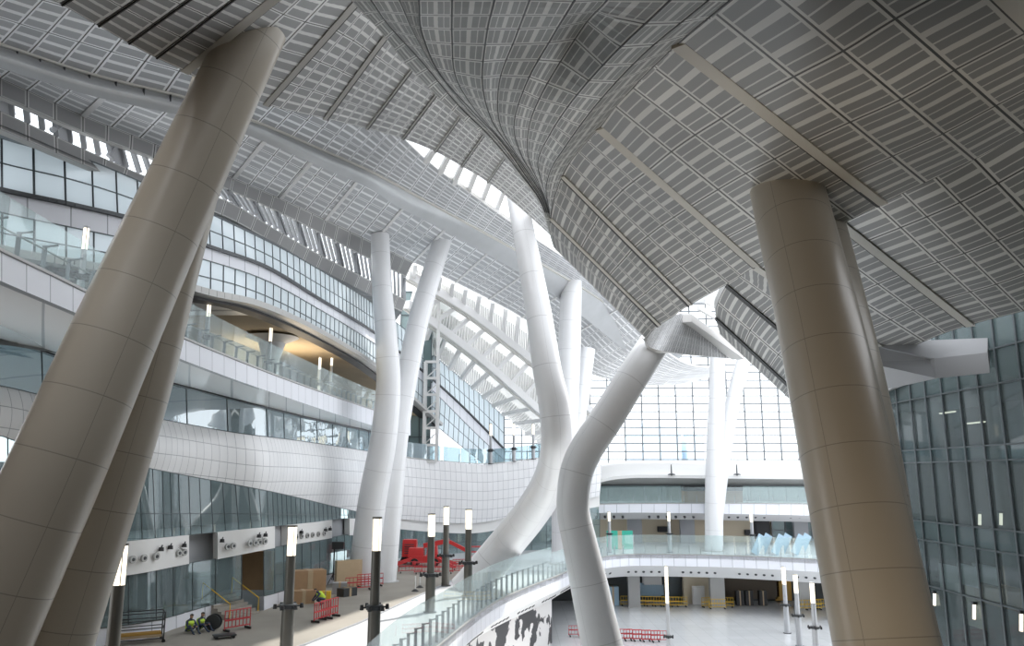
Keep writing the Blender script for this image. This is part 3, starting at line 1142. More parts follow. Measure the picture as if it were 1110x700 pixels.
# small round openings in the soffit
mm = MB()
pmid = [(a * .45 + b * .55) for a, b in zip(e1, e2)]
Lm = arclen(pmid)
s = 14.0
k = 0
while s < Lm[-1]:
    if k % 7 < 5:
        c = at_len(pmid, Lm, s)
        c2 = at_len(pmid, Lm, s + .1)
        t = (c2 - c).normalized()
        nn = V((t.y, -t.x, -1.1)).normalized()
        mm.tube([c - nn * .02, c + nn * .06], .16, 8)
    s += .9
    k += 1
mm.build('soffit_openings', 'dark_metal', ew, True)
# walls under the deck
iw = offset(e2, 1.2)
m = MB()
sel = [i for i in range(len(ee)) if ee[i].x < 5.5 and ee[i].y < 80]
A = [e2[i] for i in sel]
B = [zc(e2[i], LOW) for i in sel]
L = arclen(A)
s = NT('hoarding')
u, v = s.uv()
nz = s.obj_noise(0.55, 6)
msk = s.math('GREATER_THAN', nz, 0.53)
s.put(s.b.inputs['Base Color'], s.mix(msk, rgb(.75, .73, .72), rgb(.05, .05, .055)))
s.b.inputs['Roughness'].default_value = .5
m.grid([A, B], [l for l in L], [0, 1])
hw = m.build('wall_lower_left', 'hoarding', None, True)
hw['kind'] = 'structure'

# ------------------------------------------------------------------ columns
def column(name, label, pts, mat, n=40, vlen=3.2, group=None, foot=None):
    """pts: (px, py, d, radius) along the axis."""
    ax = spline([P(a, b, c) for a, b, c, _ in pts], 8)
    rr = spline([V((r, 0, 0)) for _, _, _, r in pts], 8)
    m = MB()
    m.tube(ax, [v.x for v in rr], n, True, 0, vlen)
    root = empty(name, ax[0] if foot is None else foot)
    m.build('shaft', mat, root, True)
    tag(root, label, 'column', group, 'thing')
    return root, ax


def to_floor(pts, z):
    """Extend the first segment of pixel axis down to height z; returns Vector."""
    a, b = P(*pts[1][:3]), P(*pts[0][:3])
    d = b - a
    return b + d * ((z - b.z) / d.z)


def column3(name, label, pts, mat, z0, n=40, vlen=3.2, flange=True):
    foot = to_floor(pts, z0)
    ctr = [P(*p[:3]) for p in pts]
    rad = [p[3] for p in pts]
    q = [foot] + ctr
    ax = spline(q, 8)
    rs = [v.x for v in spline([V((r, 0, 0)) for r in [rad[0] * 1.03] + rad], 8)]
    m = MB()
    m.tube(ax, rs, n, True, 0, vlen)
    root = empty(name, foot)
    m.build('shaft', mat, root, True)
    tag(root, label, 'column', None, 'thing')
    if flange:
        m = MB()
        m.cyl(V((foot.x, foot.y, z0)), rad[0] * 1.25, .06, 32)
        m.build('base_ring', 'trim_grey', root, True)
    return root


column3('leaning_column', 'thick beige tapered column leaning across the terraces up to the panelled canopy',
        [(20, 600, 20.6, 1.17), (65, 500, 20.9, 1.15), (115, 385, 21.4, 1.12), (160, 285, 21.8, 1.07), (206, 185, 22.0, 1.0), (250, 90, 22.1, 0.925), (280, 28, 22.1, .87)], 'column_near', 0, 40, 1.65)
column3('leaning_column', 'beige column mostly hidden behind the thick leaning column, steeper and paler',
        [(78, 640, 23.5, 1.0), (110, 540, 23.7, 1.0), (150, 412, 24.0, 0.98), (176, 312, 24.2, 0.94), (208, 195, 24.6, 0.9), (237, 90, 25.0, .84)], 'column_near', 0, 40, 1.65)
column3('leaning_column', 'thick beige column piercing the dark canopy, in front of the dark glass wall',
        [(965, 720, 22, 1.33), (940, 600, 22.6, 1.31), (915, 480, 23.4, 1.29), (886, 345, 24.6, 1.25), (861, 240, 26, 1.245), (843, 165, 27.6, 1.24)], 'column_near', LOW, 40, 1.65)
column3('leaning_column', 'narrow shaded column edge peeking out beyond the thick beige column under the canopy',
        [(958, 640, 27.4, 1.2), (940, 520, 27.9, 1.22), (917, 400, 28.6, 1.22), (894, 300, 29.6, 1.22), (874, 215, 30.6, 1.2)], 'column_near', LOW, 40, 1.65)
column3('branching_column', 'slender white column bending away at its foot, first of the crossing pair',
        [(395, 610, 70, 1.24), (404, 540, 69.5, 1.2), (415, 480, 69, 1.14), (421, 420, 68.7, 1.06), (419, 370, 68.6, .97), (414, 310, 69, .88), (412, 255, 69.5, .83)], 'column_white', 0)
column3('branching_column', 'white column leaning towards the roof beside the glass lift tower',
        [(417, 620, 71.5, 1.05), (424, 540, 71.2, 1.02), (431, 470, 71, .98), (440, 415, 71.2, .97), (453, 350, 71.6, .95), (467, 300, 72.5, .92), (480, 258, 73.5, .9)], 'column_white', 0)
column3('branching_column', 'tall white column curving to a foot behind the glass balustrade, rising to the skylight',
        [(513, 632, 67.3, 1.46), (530, 612, 67.2, 1.45), (553, 584, 66.5, 1.42), (574, 558, 62.5, 1.34), (592, 530, 57, 1.23), (601.5, 503, 53, 1.12), (604, 475, 50, 1.02), (601, 440, 49.6, .98), (593, 400, 49.8, .91), (584, 340, 50.5, .84), (572, 275, 51.5, .77), (559, 205, 52.5, .70)], 'column_white', -.3, flange=False)
column3('branching_column', 'white forked column rising from the lower floor to the tip of the panelled canopy',
        [(653, 700, 47.5, 1.16), (645, 664, 47.6, 1.12), (636.5, 624, 47.7, 1.07), (627.5, 584, 47.8, 1.0), (621.5, 555, 47.9, .97), (622, 530, 48, .97), (626, 508, 48, .99), (636, 486, 48, 1.0), (656, 456, 48, 1.0), (681, 416, 48.1, .98), (703, 382, 48.7, .96), (717, 361, 50.4, .96)], 'column_white', LOW)
column3('branching_column', 'white column standing straight behind the tall curved one, lit by the far window',
        [(612, 600, 86, 1.37), (612, 520, 86, 1.34), (614, 440, 86, 1.3), (617, 380, 86, 1.25), (620, 285, 86.5, 1.15)], 'column_white', 0)
column3('branching_column', 'thin white column leaning behind the forked column, near the far window',
        [(612, 560, 90.5, .93), (618, 500, 90.5, .93), (628, 440, 90.5, .93), (637, 378, 91, .88)], 'column_white', 0)
column3('branching_column', 'bright white upright column standing on the far balcony before the window wall',
        [(774, 596, 100, 1.1), (774, 540, 100, 1.1), (775, 480, 100, 1.07), (777, 430, 100, 1.0), (778, 380, 100, .95)], 'column_white', 0)
column3('branching_column', 'white leaning column behind the bright upright column at the far window',
        [(776, 560, 103.3, .95), (783, 500, 103.3, .95), (793, 440, 103.6, .92), (806, 390, 104, .9)], 'column_white', 0)
# ------------------------------------------------------------------ right glass wall
XR = 28.0
wr = empty('wall_right', (XR, 40, LOW))
tag(wr, None, None, None, 'structure')
Y0, Y1 = -14.0, 66.0


def zr(py, px=1060):
    return P(px, py, 863 * XR / (px - 555)).z


LV = [LOW, zr(655), zr(597), zr(573), zr(499), zr(483), zr(420), zr(384)]
m = MB()
m.face([(XR, Y0, LOW), (XR, Y1, LOW), (XR, Y1, LV[-1] + 2), (XR, Y0, LV[-1] + 2)])
m.build('glazing', 'glass_dark', wr)
m = MB()
y = Y1
while y > Y0:
    m.bar((XR - .1, y, LOW), (XR - .1, y, LV[-1] + 2), .07, .16, (0, 1, 0))
    y -= 2.05
m.build('mullions', 'mullion', wr)
m = MB()
for i, z in enumerate(LV[1:]):
    m.bar((XR - .05, Y0, z), (XR - .05, Y1, z), .16, .09)
m.build('transoms', 'mullion', wr)
for a, b in ((LV[2], LV[3]), (LV[4], LV[5]), (LV[6], LV[7] + 2)):
    m = MB()
    m.box((XR + .35, (Y0 + Y1) / 2, (a + b) / 2), (.2, Y1 - Y0, b - a))
    m.build('spandrel', 'back_painted_dark', wr)
for a in (LV[2] + .3, LV[4] + .3, LV[6] + .2):
    m = MB()
    m.box((XR + 4, (Y0 + Y1) / 2, a), (7, Y1 - Y0, .4))
    m.build('floor_slab', 'interior_grey', wr)
m = MB()
m.face([(XR + 7.5, Y0, LOW), (XR + 7.5, Y1, LOW), (XR + 7.5, Y1, LV[-1] + 3), (XR + 7.5, Y0, LV[-1] + 3)])
m.face([(XR, Y1 + .1, LOW), (XR + 7.5, Y1 + .1, LOW), (XR + 7.5, Y1 + .1, LV[-1] + 3), (XR, Y1 + .1, LV[-1] + 3)])
m.face([(XR, Y0, LV[-1] + 2), (XR + 7.5, Y0, LV[-1] + 2), (XR + 7.5, Y1, LV[-1] + 2), (XR, Y1, LV[-1] + 2)])
m.face([(XR, Y0, LOW + .02), (XR + 7.5, Y0, LOW + .02), (XR + 7.5, Y1, LOW + .02), (XR, Y1, LOW + .02)])
m.build('room_back_wall', 'interior_dark', wr)
m = MB()
for y in range(int(Y0), int(Y1), 7):
    m.tube([(XR + 2.2, y + 1, LOW), (XR + 2.2, y + 1, LV[-1] + 1)], .45, 12)
m.build('room_columns', 'interior_grey', wr, True)
# pale boards and a door inside, seen through the lowest glass
for kk, (px, y0, y1, wd, mt) in enumerate(((1010, 612, 640, 1.6, 'white_paint'), (1030, 612, 635, 1.6, 'white_paint'), (1048, 612, 632, 1.8, 'white_paint'), (1050, 634, 655, 2.2, 'plywood'), (1034, 626, 680, 1.3, 'beige_wall'), (1075, 636, 662, 2.0, 'cardboard'))):
    xb = XR + .5 + .22 * kk
    d = 863 * xb / (px - 555)
    a, b = P(px, y0, d), P(px, y1, d)
    m = MB()
    m.box((xb, a.y, (a.z + b.z) / 2), (.15, wd * 1.4, abs(a.z - b.z)))
    o = m.build('leaning_board', mt)
    tag(o, {'white_paint': 'white board inside the dark glass wall', 'plywood': 'plywood board inside the dark glass wall', 'beige_wall': 'narrow beige door panel inside the dark glass wall',
            'cardboard': 'brown cardboard sheet inside the dark glass wall'}[mt] + {1010: ', nearest the beige column', 1030: ', middle of three pale ones', 1048: ', above the plywood'}.get(px, ''), 'board')
for i, (px, y0, y1, lab) in enumerate(((1062, 557, 569, 'short glowing tube light behind the dark glass, upper pair, first'), (1085, 556, 569, 'short glowing tube light behind the dark glass, upper pair, second'),
                                (1013, 643, 656, 'glowing tube light low behind the dark glass, next to the beige column'), (1056, 655, 671, 'curved glowing tube light low behind the dark glass'), (1107, 665, 684, 'glowing tube light low behind the dark glass, at the picture edge'))):
    d = 863 * (XR + 1.2) / (px - 555)
    a, b = P(px, y0, d), P(px, y1, d)
    r = empty('tube_light', b)
    tag(r, lab, 'light')
    m = MB()
    m.tube([a, b], .09, 8)
    m.build('tube', 'tube_glow', r, True)
    m = MB()
    m.box(a + V((0, 0, .08)), (.24, .24, .16))
    m.build('holder', 'dark_metal', r)
for px, py, lab in ((1027, 447, 'bright strip light inside the upper dark glass storey, first'), (1058, 458, 'bright strip light inside the upper dark glass storey, second')):
    d = 863 * (XR + 2) / (px - 555)
    a = P(px, py, d)
    r = empty('strip_light', a)
    tag(r, lab, 'light')
    m = MB()
    m.box(a, (.2, 1.8, .08))
    m.build('diffuser', 'tube_glow', r)
    m = MB()
    m.box(a + V((0, 0, .08)), (.26, 1.9, .08))
    m.build('housing', 'dark_metal', r)

# ------------------------------------------------------------------ far gallery, window wall
DG = 105.0


def yz(py, d):
    return P(555, py, d).z


X0, X1 = 6.0, 66.0
fw = empty('wall_far', (30, 105, 0))
tag(fw, None, None, None, 'structure')


def slabcurve(px0=628, px1=1060, k=20):
    return rng(px0, px1, k)


fx = rng(628, 1080, 24)
f_top = [(628, 547), (700, 546), (800, 546), (900, 547), (1080, 550)]
f_bot = [(628, 556), (700, 555.5), (800, 557), (900, 559), (1080, 562)]
cd = lambda x: DG
a, b = curve(f_top, cd, fx), curve(f_bot, cd, fx)
strip(a, b, 'gallery_fascia', 'tile_fascia', fw, 1.6, 1, .3)
c = [V((p.x, p.y + 3.5, p.z - 1.0)) for p in b]
strip(b, c, 'gallery_soffit', 'soffit_white', fw, 3, 1)
gf = [V((p.x, 117, p.z)) for p in a]
strip(a, gf, 'gallery_floor', 'deck_white', fw, 2, 5)
gw = [V((p.x, 116.5, 5.0)) for p in a]
gw2 = [V((p.x, 116.5, 9.2)) for p in a]
strip(gw2, gw, 'gallery_glazing', 'glass_shop', fw, 2.4, 1)
mull(gw2, gw, 'gallery_mullions', 'mullion_far', fw, 2.6, 1, .08, .08)
gbk = [V((p.x, 122, 5.0)) for p in a]
strip(lift(gbk, 4), gbk, 'gallery_back_wall', 'interior_grey', fw, 3, 1)
mm = MB()
i = 0
x = a[0].x
while x < 60:
    if i % 8 < 6:
        mm.tube([V((x, DG + 1.55, c[0].z + .52)), V((x, DG + 1.40, c[0].z + .38))], .17, 8)
    x += 1.15
    i += 1
mm.build('soffit_openings', 'dark_metal', fw, True)
# upper white roof slab with rounded left end
rt = [(624, 515), (636, 509), (648, 504), (664, 501), (690, 499.5), (760, 499), (880, 499), (1080, 500)]
rb = [(624, 523), (636, 523), (648, 520), (664, 516.5), (690, 514.5), (760, 515), (880, 516), (1080, 518)]
rx = rng(624, 700, 14) + rng(715, 1080, 14)
t = curve(rt, lambda x: 117, rx)
b0 = curve(rb, lambda x: 103.5, rx)
mid_ = [(p + q) / 2 + V((0, -2.0, .5)) for p, q in zip(t, b0)]
m = MB()
m.grid([b0, [(p * .7 + q * .3) + V((0, -.7, .2)) for p, q in zip(b0, t)], mid_, [(p * .3 + q * .7) + V((0, -1, .3)) for p, q in zip(b0, t)], t])
solid(m.build('roof_slab', ['white_paint', 'white_paint'], fw, True), .4)
sb = [V((p.x, 105, min(p.z + .2, 9.3))) for p in b0]
s1 = curve([(624, 527), (660, 525.5), (760, 525.5), (880, 526), (1080, 528)], lambda x: 106, rx)
strip(b0, s1, 'roof_soffit', 'trim_grey', fw, 3, 1)
m = MB()
for p, q in zip(s1, s1[1:]):
    m.bar(p, q, .3, .25)
m.build('dark_line', 'dark_metal', fw)  # dark bar along the inner edge of the roof soffit
# wall of the deck level behind the balcony
w0 = [V((p.x, 113, 0)) for p in a]
w1 = [V((p.x, 113, 4.4)) for p in a]
strip(w1, w0, 'deck_level_wall', 'beige_wall', fw, 3, 1)
m = MB()
for px in (688, 745, 868):
    q = P(px, 580, 111)
    m.box((q.x, 111, 2.2), (1.9, .8, 4.4))
m.build('pilasters', 'grey_paint', fw)
q0_, q1_ = P(836, 560, 112.4), P(895, 585, 112.4)
m = MB()
m.face([(q0_.x, 112.4, .2), (q1_.x, 112.4, .2), (q1_.x, 112.4, 3.6), (q0_.x, 112.4, 3.6)])
m.build('shop_window', 'back_painted_dark', fw)
m = MB()
for k in range(5):
    x = q0_.x + (q1_.x - q0_.x) * k / 4
    m.bar((x, 112.3, .2), (x, 112.3, 3.6), .15, .1, (0, 1, 0))
for z in (.2, 1.6, 3.6):
    m.bar((q0_.x, 112.3, z), (q1_.x, 112.3, z), .15, .1)
m.build('shop_window_frame', 'mullion_far', fw)
for px, py, sw, sh in ((719, 573.5, 1.0, .5), (811, 577, .6, .5), (826, 574, 1.3, 1.6)):
    q = P(px, py, 112.6)
    m = MB()
    m.box(q, (sw * 1.6, .3, sh * 1.5))
    m.box(q + V((0, -.2, 0)), (sw * 1.3, .2, sh * 1.2))
    m.build('wall_recess', 'black', fw)
for px, sx in ((753, -1), (790, 1)):
    q = P(px, 537, 111)
    m = MB()
    m.box(q, (3.2, 2, 2.8))
    m.build('gallery_kiosk', 'cardboard', fw)
    m = MB()
    m.box(q + V((0, -.05, 1.0)), (3.3, 2.1, .7))
    m.build('gallery_kiosk_head', 'black', fw)
# big window wall
wwx0, wwx1, WD = -6.0, 66.0, 129.0
ww = empty('window_1', (30, WD, 8))
tag(ww, None, None, None, 'structure')
z0w, z1w = 8.5, 40.0
m = MB()
m.face([(wwx0, WD, z0w), (wwx1, WD, z0w), (wwx1, WD, z1w), (wwx0, WD, z1w)])
m.build('glazing', 'glass_clear', ww)
m = MB()
x = P(677, 450, WD).x
xs_ = [x + 2.77 * k for k in range(-9, 14)]
for x in xs_:
    m.bar((x, WD - .1, z0w), (x, WD - .1, z1w), .2, .25, (0, 1, 0))
m.build('mullions', 'mullion_far', ww)
m = MB()
z = yz(498, WD)
while z < z1w:
    m.bar((wwx0, WD - .1, z), (wwx1, WD - .1, z), .2, .18)
    z += 1.27
m.build('transoms', 'mullion_far', ww)
m = MB()
# distant pale tower block seen through the glass
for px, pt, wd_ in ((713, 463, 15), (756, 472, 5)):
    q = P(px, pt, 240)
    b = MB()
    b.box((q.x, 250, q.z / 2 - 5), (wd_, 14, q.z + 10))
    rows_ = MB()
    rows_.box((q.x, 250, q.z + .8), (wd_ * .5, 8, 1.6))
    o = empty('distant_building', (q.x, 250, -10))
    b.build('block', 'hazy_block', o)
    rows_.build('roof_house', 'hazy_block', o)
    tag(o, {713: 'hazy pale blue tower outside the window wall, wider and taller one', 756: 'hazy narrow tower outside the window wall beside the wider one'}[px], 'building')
# lower level under the far balcony
lw = empty('wall_lower_far', (20, 99, LOW))
tag(lw, None, None, None, 'structure')
m = MB()
m.face([(0, 105, LOW), (66, 105, LOW), (66, 105, -.5), (0, 105, -.5)])
m.build('shop_back', 'interior_dark', lw)
for px, wd_, mt in ((687, 1.4, 'trim_grey'), (777, 1.7, 'trim_grey'), (871, 1.4, 'trim_grey'), (757, 3.8, 'beige_wall')):
    q = P(px, 640, 100 if px != 757 else 103)
    m = MB()
    m.box((q.x, q.y, (LOW - .5) / 2), (wd_, .9, -LOW - .5))
    m.box((q.x, q.y, LOW + .12), (wd_ + .12, 1.02, .24))
    m.build('pier', mt, lw)
for px, py, wd_, hh, mt in ((711, 632, 2.6, 1.2, 'white_paint'), (711, 642, 3.6, 1.6, 'blue_sheet'), (738, 640, 4, 3.4, 'mullion'), (820, 640, 8, 2.6, 'brown_wall'), (856, 642, 2.0, 2.6, 'ochre'), (757, 646, 1.5, 2.4, 'white_paint')):
    q = P(px, py, 102)
    m = MB()
    m.box((q.x, 104.4 if px != 757 else 102, q.z), (wd_, .3, hh))
    m.box((q.x, 104.2 if px != 757 else 101.8, q.z), (wd_ * .86, .2, hh * .8))
    m.build('shop_front', mt, lw)

# glass lift tower by the crossing columns
lt = empty('glass_lift_tower', P(452, 480, 95))
tag(lt, 'teal glass lift tower rising behind the crossing white columns', 'lift tower')
c0 = P(431, 480, 95)
c1 = P(466, 480, 95)
zt, zb_ = P(450, 316, 95).z, 10.5
m = MB()
m.box(((c0.x + c1.x) / 2, 97, (zt + zb_) / 2), (c1.x - c0.x, 4, zt - zb_))
m.build('glass_shaft', 'back_painted_dark', lt)
m = MB()
for k in range(4):
    x = c0.x + (c1.x - c0.x) * k / 3
    m.bar((x, 94.9, zb_), (x, 94.9, zt), .09, .12, (0, 1, 0))
for k in range(8):
    z = zb_ + (zt - zb_) * k / 7
    m.bar((c0.x, 94.9, z), (c1.x, 94.9, z), .12, .09)
m.build('glazing_bars', 'mullion', lt)
m = MB()
e0, e1_ = P(459, 480, 93), P(473, 480, 93)
zt2 = P(466, 392, 93).z
for x in (e0.x, e1_.x):
    m.bar((x, 93, zb_), (x, 93, zt2), .28, .28, (0, 1, 0))
    m.bar((x, 94.5, zb_), (x, 94.5, zt2), .28, .28, (0, 1, 0))
for k in range(7):
    z = zb_ + (zt2 - zb_) * k / 6
    m.bar((e0.x, 93, z), (e1_.x, 93, z), .2, .3)
    if k < 6:
        m.bar((e0.x, 94.5, z + .2), (e1_.x, 94.5, z + 1.6), .12, .12)
m.bar((e1_.x, 93, zt2), (e1_.x, 93, P(470, 320, 93).z), .35, .35, (0, 1, 0))
m.build('white_frame', 'white_paint', lt)

# ribbed roof bays between the columns
def roofbays(label, top, bot, nb, fr, louv='louvre_white', cat='roof bay'):
    r = empty('ribbed_roof_bay', P(*bot[0]))
    tag(r, label, cat)
    a, b = spline([P(*p) for p in top], 6), spline([P(*p) for p in bot], 6)
    La, Lb_ = arclen(a), arclen(b)
    m = MB()
    back = V((-.3, 1.8, .7))
    s1_, s2_ = [at_len(a, La, La[-1] * i / 40) + back for i in range(41)], [at_len(b, Lb_, Lb_[-1] * i / 40) + back for i in range(41)]
    m.grid([s2_, s1_])
    m.build('louvre_sheet', louv, r)
    for i in range(nb + 1):
        f = i / nb
        p, q = at_len(b, Lb_, Lb_[-1] * max(f - fr, 0)), at_len(a, La, La[-1] * min(f + fr, 1))
        m = MB()
        m.bar(p, q, .45, .5)
        m.build('strut', 'soffit_white', r)
    m = MB()
    for i in range(nb * 6):
        f = i / (nb * 6)
        p, q = at_len(b, Lb_, Lb_[-1] * f), at_len(a, La, La[-1] * f)
        m.bar(p + back * .6, p.lerp(q, .62) + back * .6, .14, .3)
    m.build('louvre_fins', 'white_paint', r)
    return r


def roofbeam(label, pts, wt, hh):
    r = empty('roof_beam', P(*pts[0]))
    tag(r, label, 'roof beam')
    a = spline([P(*p) for p in pts], 6)
    m = MB()
    for p, q in zip(a, a[1:]):
        m.bar(p, q, wt, hh)
    m.build('girder', 'soffit_white', r)
    m = MB()
    for s_ in (-.28, .28):
        for p, q in zip(a, a[1:]):
            m.bar(p + V((wt * s_, -.15, -hh * .5)), q + V((wt * s_, -.15, -hh * .5)), .16, .16)
    m.build('flange', 'trim_pale', r)


BM1 = [(440, 298, 86), (478, 320, 92), (515, 344, 98), (573, 389, 106), (610, 419, 111), (640, 446, 115)]
BM2 = [(440, 330, 88), (477, 357, 94), (525, 394, 101), (582, 444, 109), (615, 470, 113), (640, 492, 116)]
roofbeam('upper white roof beam slanting down behind the crossing columns', BM1, 1.0, 1.0)
roofbeam('lower white roof beam slanting down to the terrace lamps', BM2, 1.0, 1.0)
roofbays('glowing skylight strip above the upper slanting roof beam', [(448, 284, 82), (494, 307, 91), (530, 325, 97), (566, 345, 103), (605, 373, 109), (640, 405, 114)], [(448, 301, 87), (478, 317, 92), (515, 341, 98), (573, 385, 106), (610, 415, 111), (638, 440, 115)], 14, .012)
roofbays('bright louvred roof bays between the two slanting roof beams', [(452, 307, 88.5), (478, 324, 92.8), (515, 348, 98.8), (573, 393, 107), (610, 423, 112), (638, 448, 116)], [(445, 333, 89), (477, 354, 94), (525, 391, 101), (582, 440, 109), (615, 466, 113), (638, 488, 116)], 12, .045)
roofbays('bright louvred roof bays under the lower slanting roof beam', [(445, 337, 89), (477, 361, 95), (525, 398, 102), (582, 448, 110), (612, 472, 114)], [(450, 375, 96), (477, 392, 99), (520, 428, 106), (552, 456, 112), (590, 487, 116)], 11, .05)

# unseen walls and ceilings around the camera, added to dim the foreground
def wallbox(name, pts, mat, kind='structure', pw=1.2):
    m = MB()
    m.face(pts, [(0, 0), (60 / pw, 0), (60 / pw, 20), (0, 20)])
    o = m.build(name, mat)
    o['kind'] = kind
    return o


wallbox('wall_back', [(-70, -15, LOW), (40, -15, LOW), (40, -15, 32), (-70, -15, 32)], 'brown_wall')
wallbox('ceiling', [(-70, -15, 19.5), (40, -15, 19.5), (40, 9.5, 19.5), (-70, 9.5, 19.5)], 'brown_wall')
wallbox('wall_near_left', [(-20.5, -15, 0), (-19.5, 25.5, 0), (-19.5, 25.5, 31), (-20.5, -15, 31)], 'brown_wall')
wallbox('ceiling', [(2, -15, 25), (45, -15, 25), (45, 19, 25), (2, 19, 25)], 'brown_wall')  # sheet over the canopy added to shut out sky light
# warm spot added out of view below, aimed to brighten the big column
wl_ = bpy.data.lights.new('column_fill_light', 'SPOT')
wl_.energy = 5200
wl_.color = (1.0, 0.86, 0.68)
wl_.spot_size = math.radians(62)
wl_.spot_blend = .6
wl_.shadow_soft_size = 1.0
wo_ = bpy.data.objects.new('column_fill_light', wl_)
wo_.location = (1.5, 5.0, LOW + 1.5)
wo_.rotation_euler = (V((8.5, 20, 8)) - V((1.5, 5.0, LOW + 1.5))).to_track_quat('-Z', 'Y').to_euler()
C.objects.link(wo_)
wallbox('ceiling', [(-6, 97, 37), (66, 97, 37), (66, 129, 37), (-6, 129, 37)], 'soffit_white')  # added sheet that blocks sky light above the far end
# ------------------------------------------------------------------ glass balustrades
def balustrade(label, base, h, pw, post_h, post_mat='mullion', rail=None, inset=.35, mat='glass_rail', posts=True, lean=0.0, maxp=95):
    r = empty('glass_balustrade', base[0])
    tag(r, label, 'balustrade')
    L = arclen(base)
    n = max(2, int(L[-1] / pw))
    pts = [at_len(base, L, L[-1] * i / n) for i in range(n + 1)]
    m = MB()
    for p, q in zip(pts, pts[1:]):
        t = (q - p).normalized() * .012
        m.face([p + t, q - t, q - t + V((0, 0, h)), p + t + V((0, 0, h))])
    m.build('glass_sheet', mat, r)
    m = MB()
    for p, q in zip(pts, pts[1:]):
        m.bar(p + V((0, 0, .04)), q + V((0, 0, .04)), .12, .1)
    m.build('base_channel', 'trim_grey', r)
    if rail:
        m = MB()
        o = lift(offset(pts, inset), rail)
        m.tube(o, .035, 6)
        m.build('handrail', 'trim_grey', r, True)
    if posts:
        ip = offset(pts, inset)
        step = max(1, math.ceil(len(ip) / maxp))
        for i in range(0, len(ip) - 1, step):
            m = MB()
            p, q = ip[i], ip[i + 1]
            t = (q - p).normalized()
            up = V((0, 0, 1))
            nn = V((-t.y, t.x, 0))
            m.bar(p, p + V((0, 0, post_h)), .16, .05, t)
            m.bar(p + V((0, 0, post_h - .05)), p + V((0, 0, post_h + .02)) - nn * inset, .05, .06)
            m.build('post', post_mat, r)
    return r


eb = [p for p in EDGE if 18 < p.y]
iN = max(i for i, p in enumerate(eb) if p.x < 4.0 and p.y < 78)
balustrade('long glass balustrade along the edge of the left deck, curving away past the forked column', lift(eb[:iN + 1], .02), 2.7, 1.3, 1.45, 'mullion_far', None)
balustrade('bright glass balustrade along the edge of the far balcony', lift(eb[iN:], .02), 2.2, 1.25, 1.0, 'pale_pole', None, maxp=60)
ga = curve(f_top, cd, rng(632, 1060, 20))
balustrade('glass balustrade of the upper far gallery under the white roof slab', lift(ga, .02), 2.1, 1.6, 1.0, 'pale_pole', None, maxp=50)
tb_ = curve(TFt, DT, rng(-60, 176, 24))
balustrade('glass balustrade on the tiled terrace left of the leaning columns', lift(tb_, .03), 1.9, 1.55, 1.2, 'mullion_far', 1.05, .5)
tb_ = curve(TFt, DT, rng(178, 440, 30))
balustrade('glass balustrade on the tiled terrace between the leaning column and the crossing pair', lift(tb_, .03), 1.9, 1.55, 1.0, 'mullion_far', 1.0, .5)
tb_ = curve(W1b, Dl, rng(432, 640, 24))
balustrade('pale blue glass balustrade on top of the bulging tiled wall', lift(tb_, .03), 1.75, 2.2, 1.0, 'pale_pole', None, .35, 'glass_blue', True)
tfl = curve(W1b, Dl, rng(425, 650, 30))
strip(tfl, [V((p.x - 1, 121, p.z)) for p in tfl], 'terrace_floor_far', 'deck_white', wall, 2, 5)

# ------------------------------------------------------------------ lamp posts
def lamp_post(h=6.4, glow=1.5, slim=1.0, bronze='bronze_pole', collar=2.4, detail=True):
    r = empty('lamp_post')
    m = MB()
    zc_ = min(collar, h * .45)
    m.tube([(0, 0, 0), (0, 0, .05), (0, 0, zc_)], [.34 * slim, .33 * slim, .32 * slim], 20)
    m.build('lower_pole', bronze, r, True)
    m = MB()
    m.tube([(0, 0, zc_), (0, 0, h - glow)], [.25 * slim, .24 * slim], 20)
    m.build('upper_pole', bronze, r, True)
    m = MB()
    m.tube([(0, 0, zc_ - .12), (0, 0, zc_ - .10), (0, 0, zc_ + .10), (0, 0, zc_ + .12)], [.33 * slim, .44 * slim, .44 * slim, .3 * slim], 20)
    for k in range(6):
        a = k / 6 * math.tau + .3
        c, s_ = math.cos(a), math.sin(a)
        m.bar((c * .4 * slim, s_ * .4 * slim, zc_), (c * .66 * slim, s_ * .66 * slim, zc_), .07, .07)
    c_ = m.build('collar', 'dark_metal', r)
    if detail:
        for k in range(6):
            a = k / 6 * math.tau + .3
            c, s_ = math.cos(a), math.sin(a)
            m = MB()
            m.tube([(c * .66 * slim, s_ * .66 * slim, zc_ - .1), (c * .66 * slim, s_ * .66 * slim, zc_ + .12)], [.11 * slim, .08 * slim], 8)
            m.build('spotlight', 'black', c_, True)
    m = MB()
    m.tube([(0, 0, h - glow), (0, 0, h - .06)], [.23 * slim] * 2, 20)
    g_ = m.build('lamp_glass', 'lamp_glow', r, True)
    m = MB()
    for k in range(4):
        a = k / 4 * math.tau + .7
        m.bar((math.cos(a) * .235 * slim, math.sin(a) * .235 * slim, h - glow), (math.cos(a) * .235 * slim, math.sin(a) * .235 * slim, h - .05), .025, .025, (1, 0, 0))
    m.build('lamp_frame', bronze, g_)
    m = MB()
    m.cyl((0, 0, h - .06), .26 * slim, .08, 20)
    m.build('cap', bronze, r, True)
    m = MB()
    m.cyl((0, 0, 0), .46 * slim, .05, 20)
    m.build('base_plate', 'dark_metal', r, True)
    return r


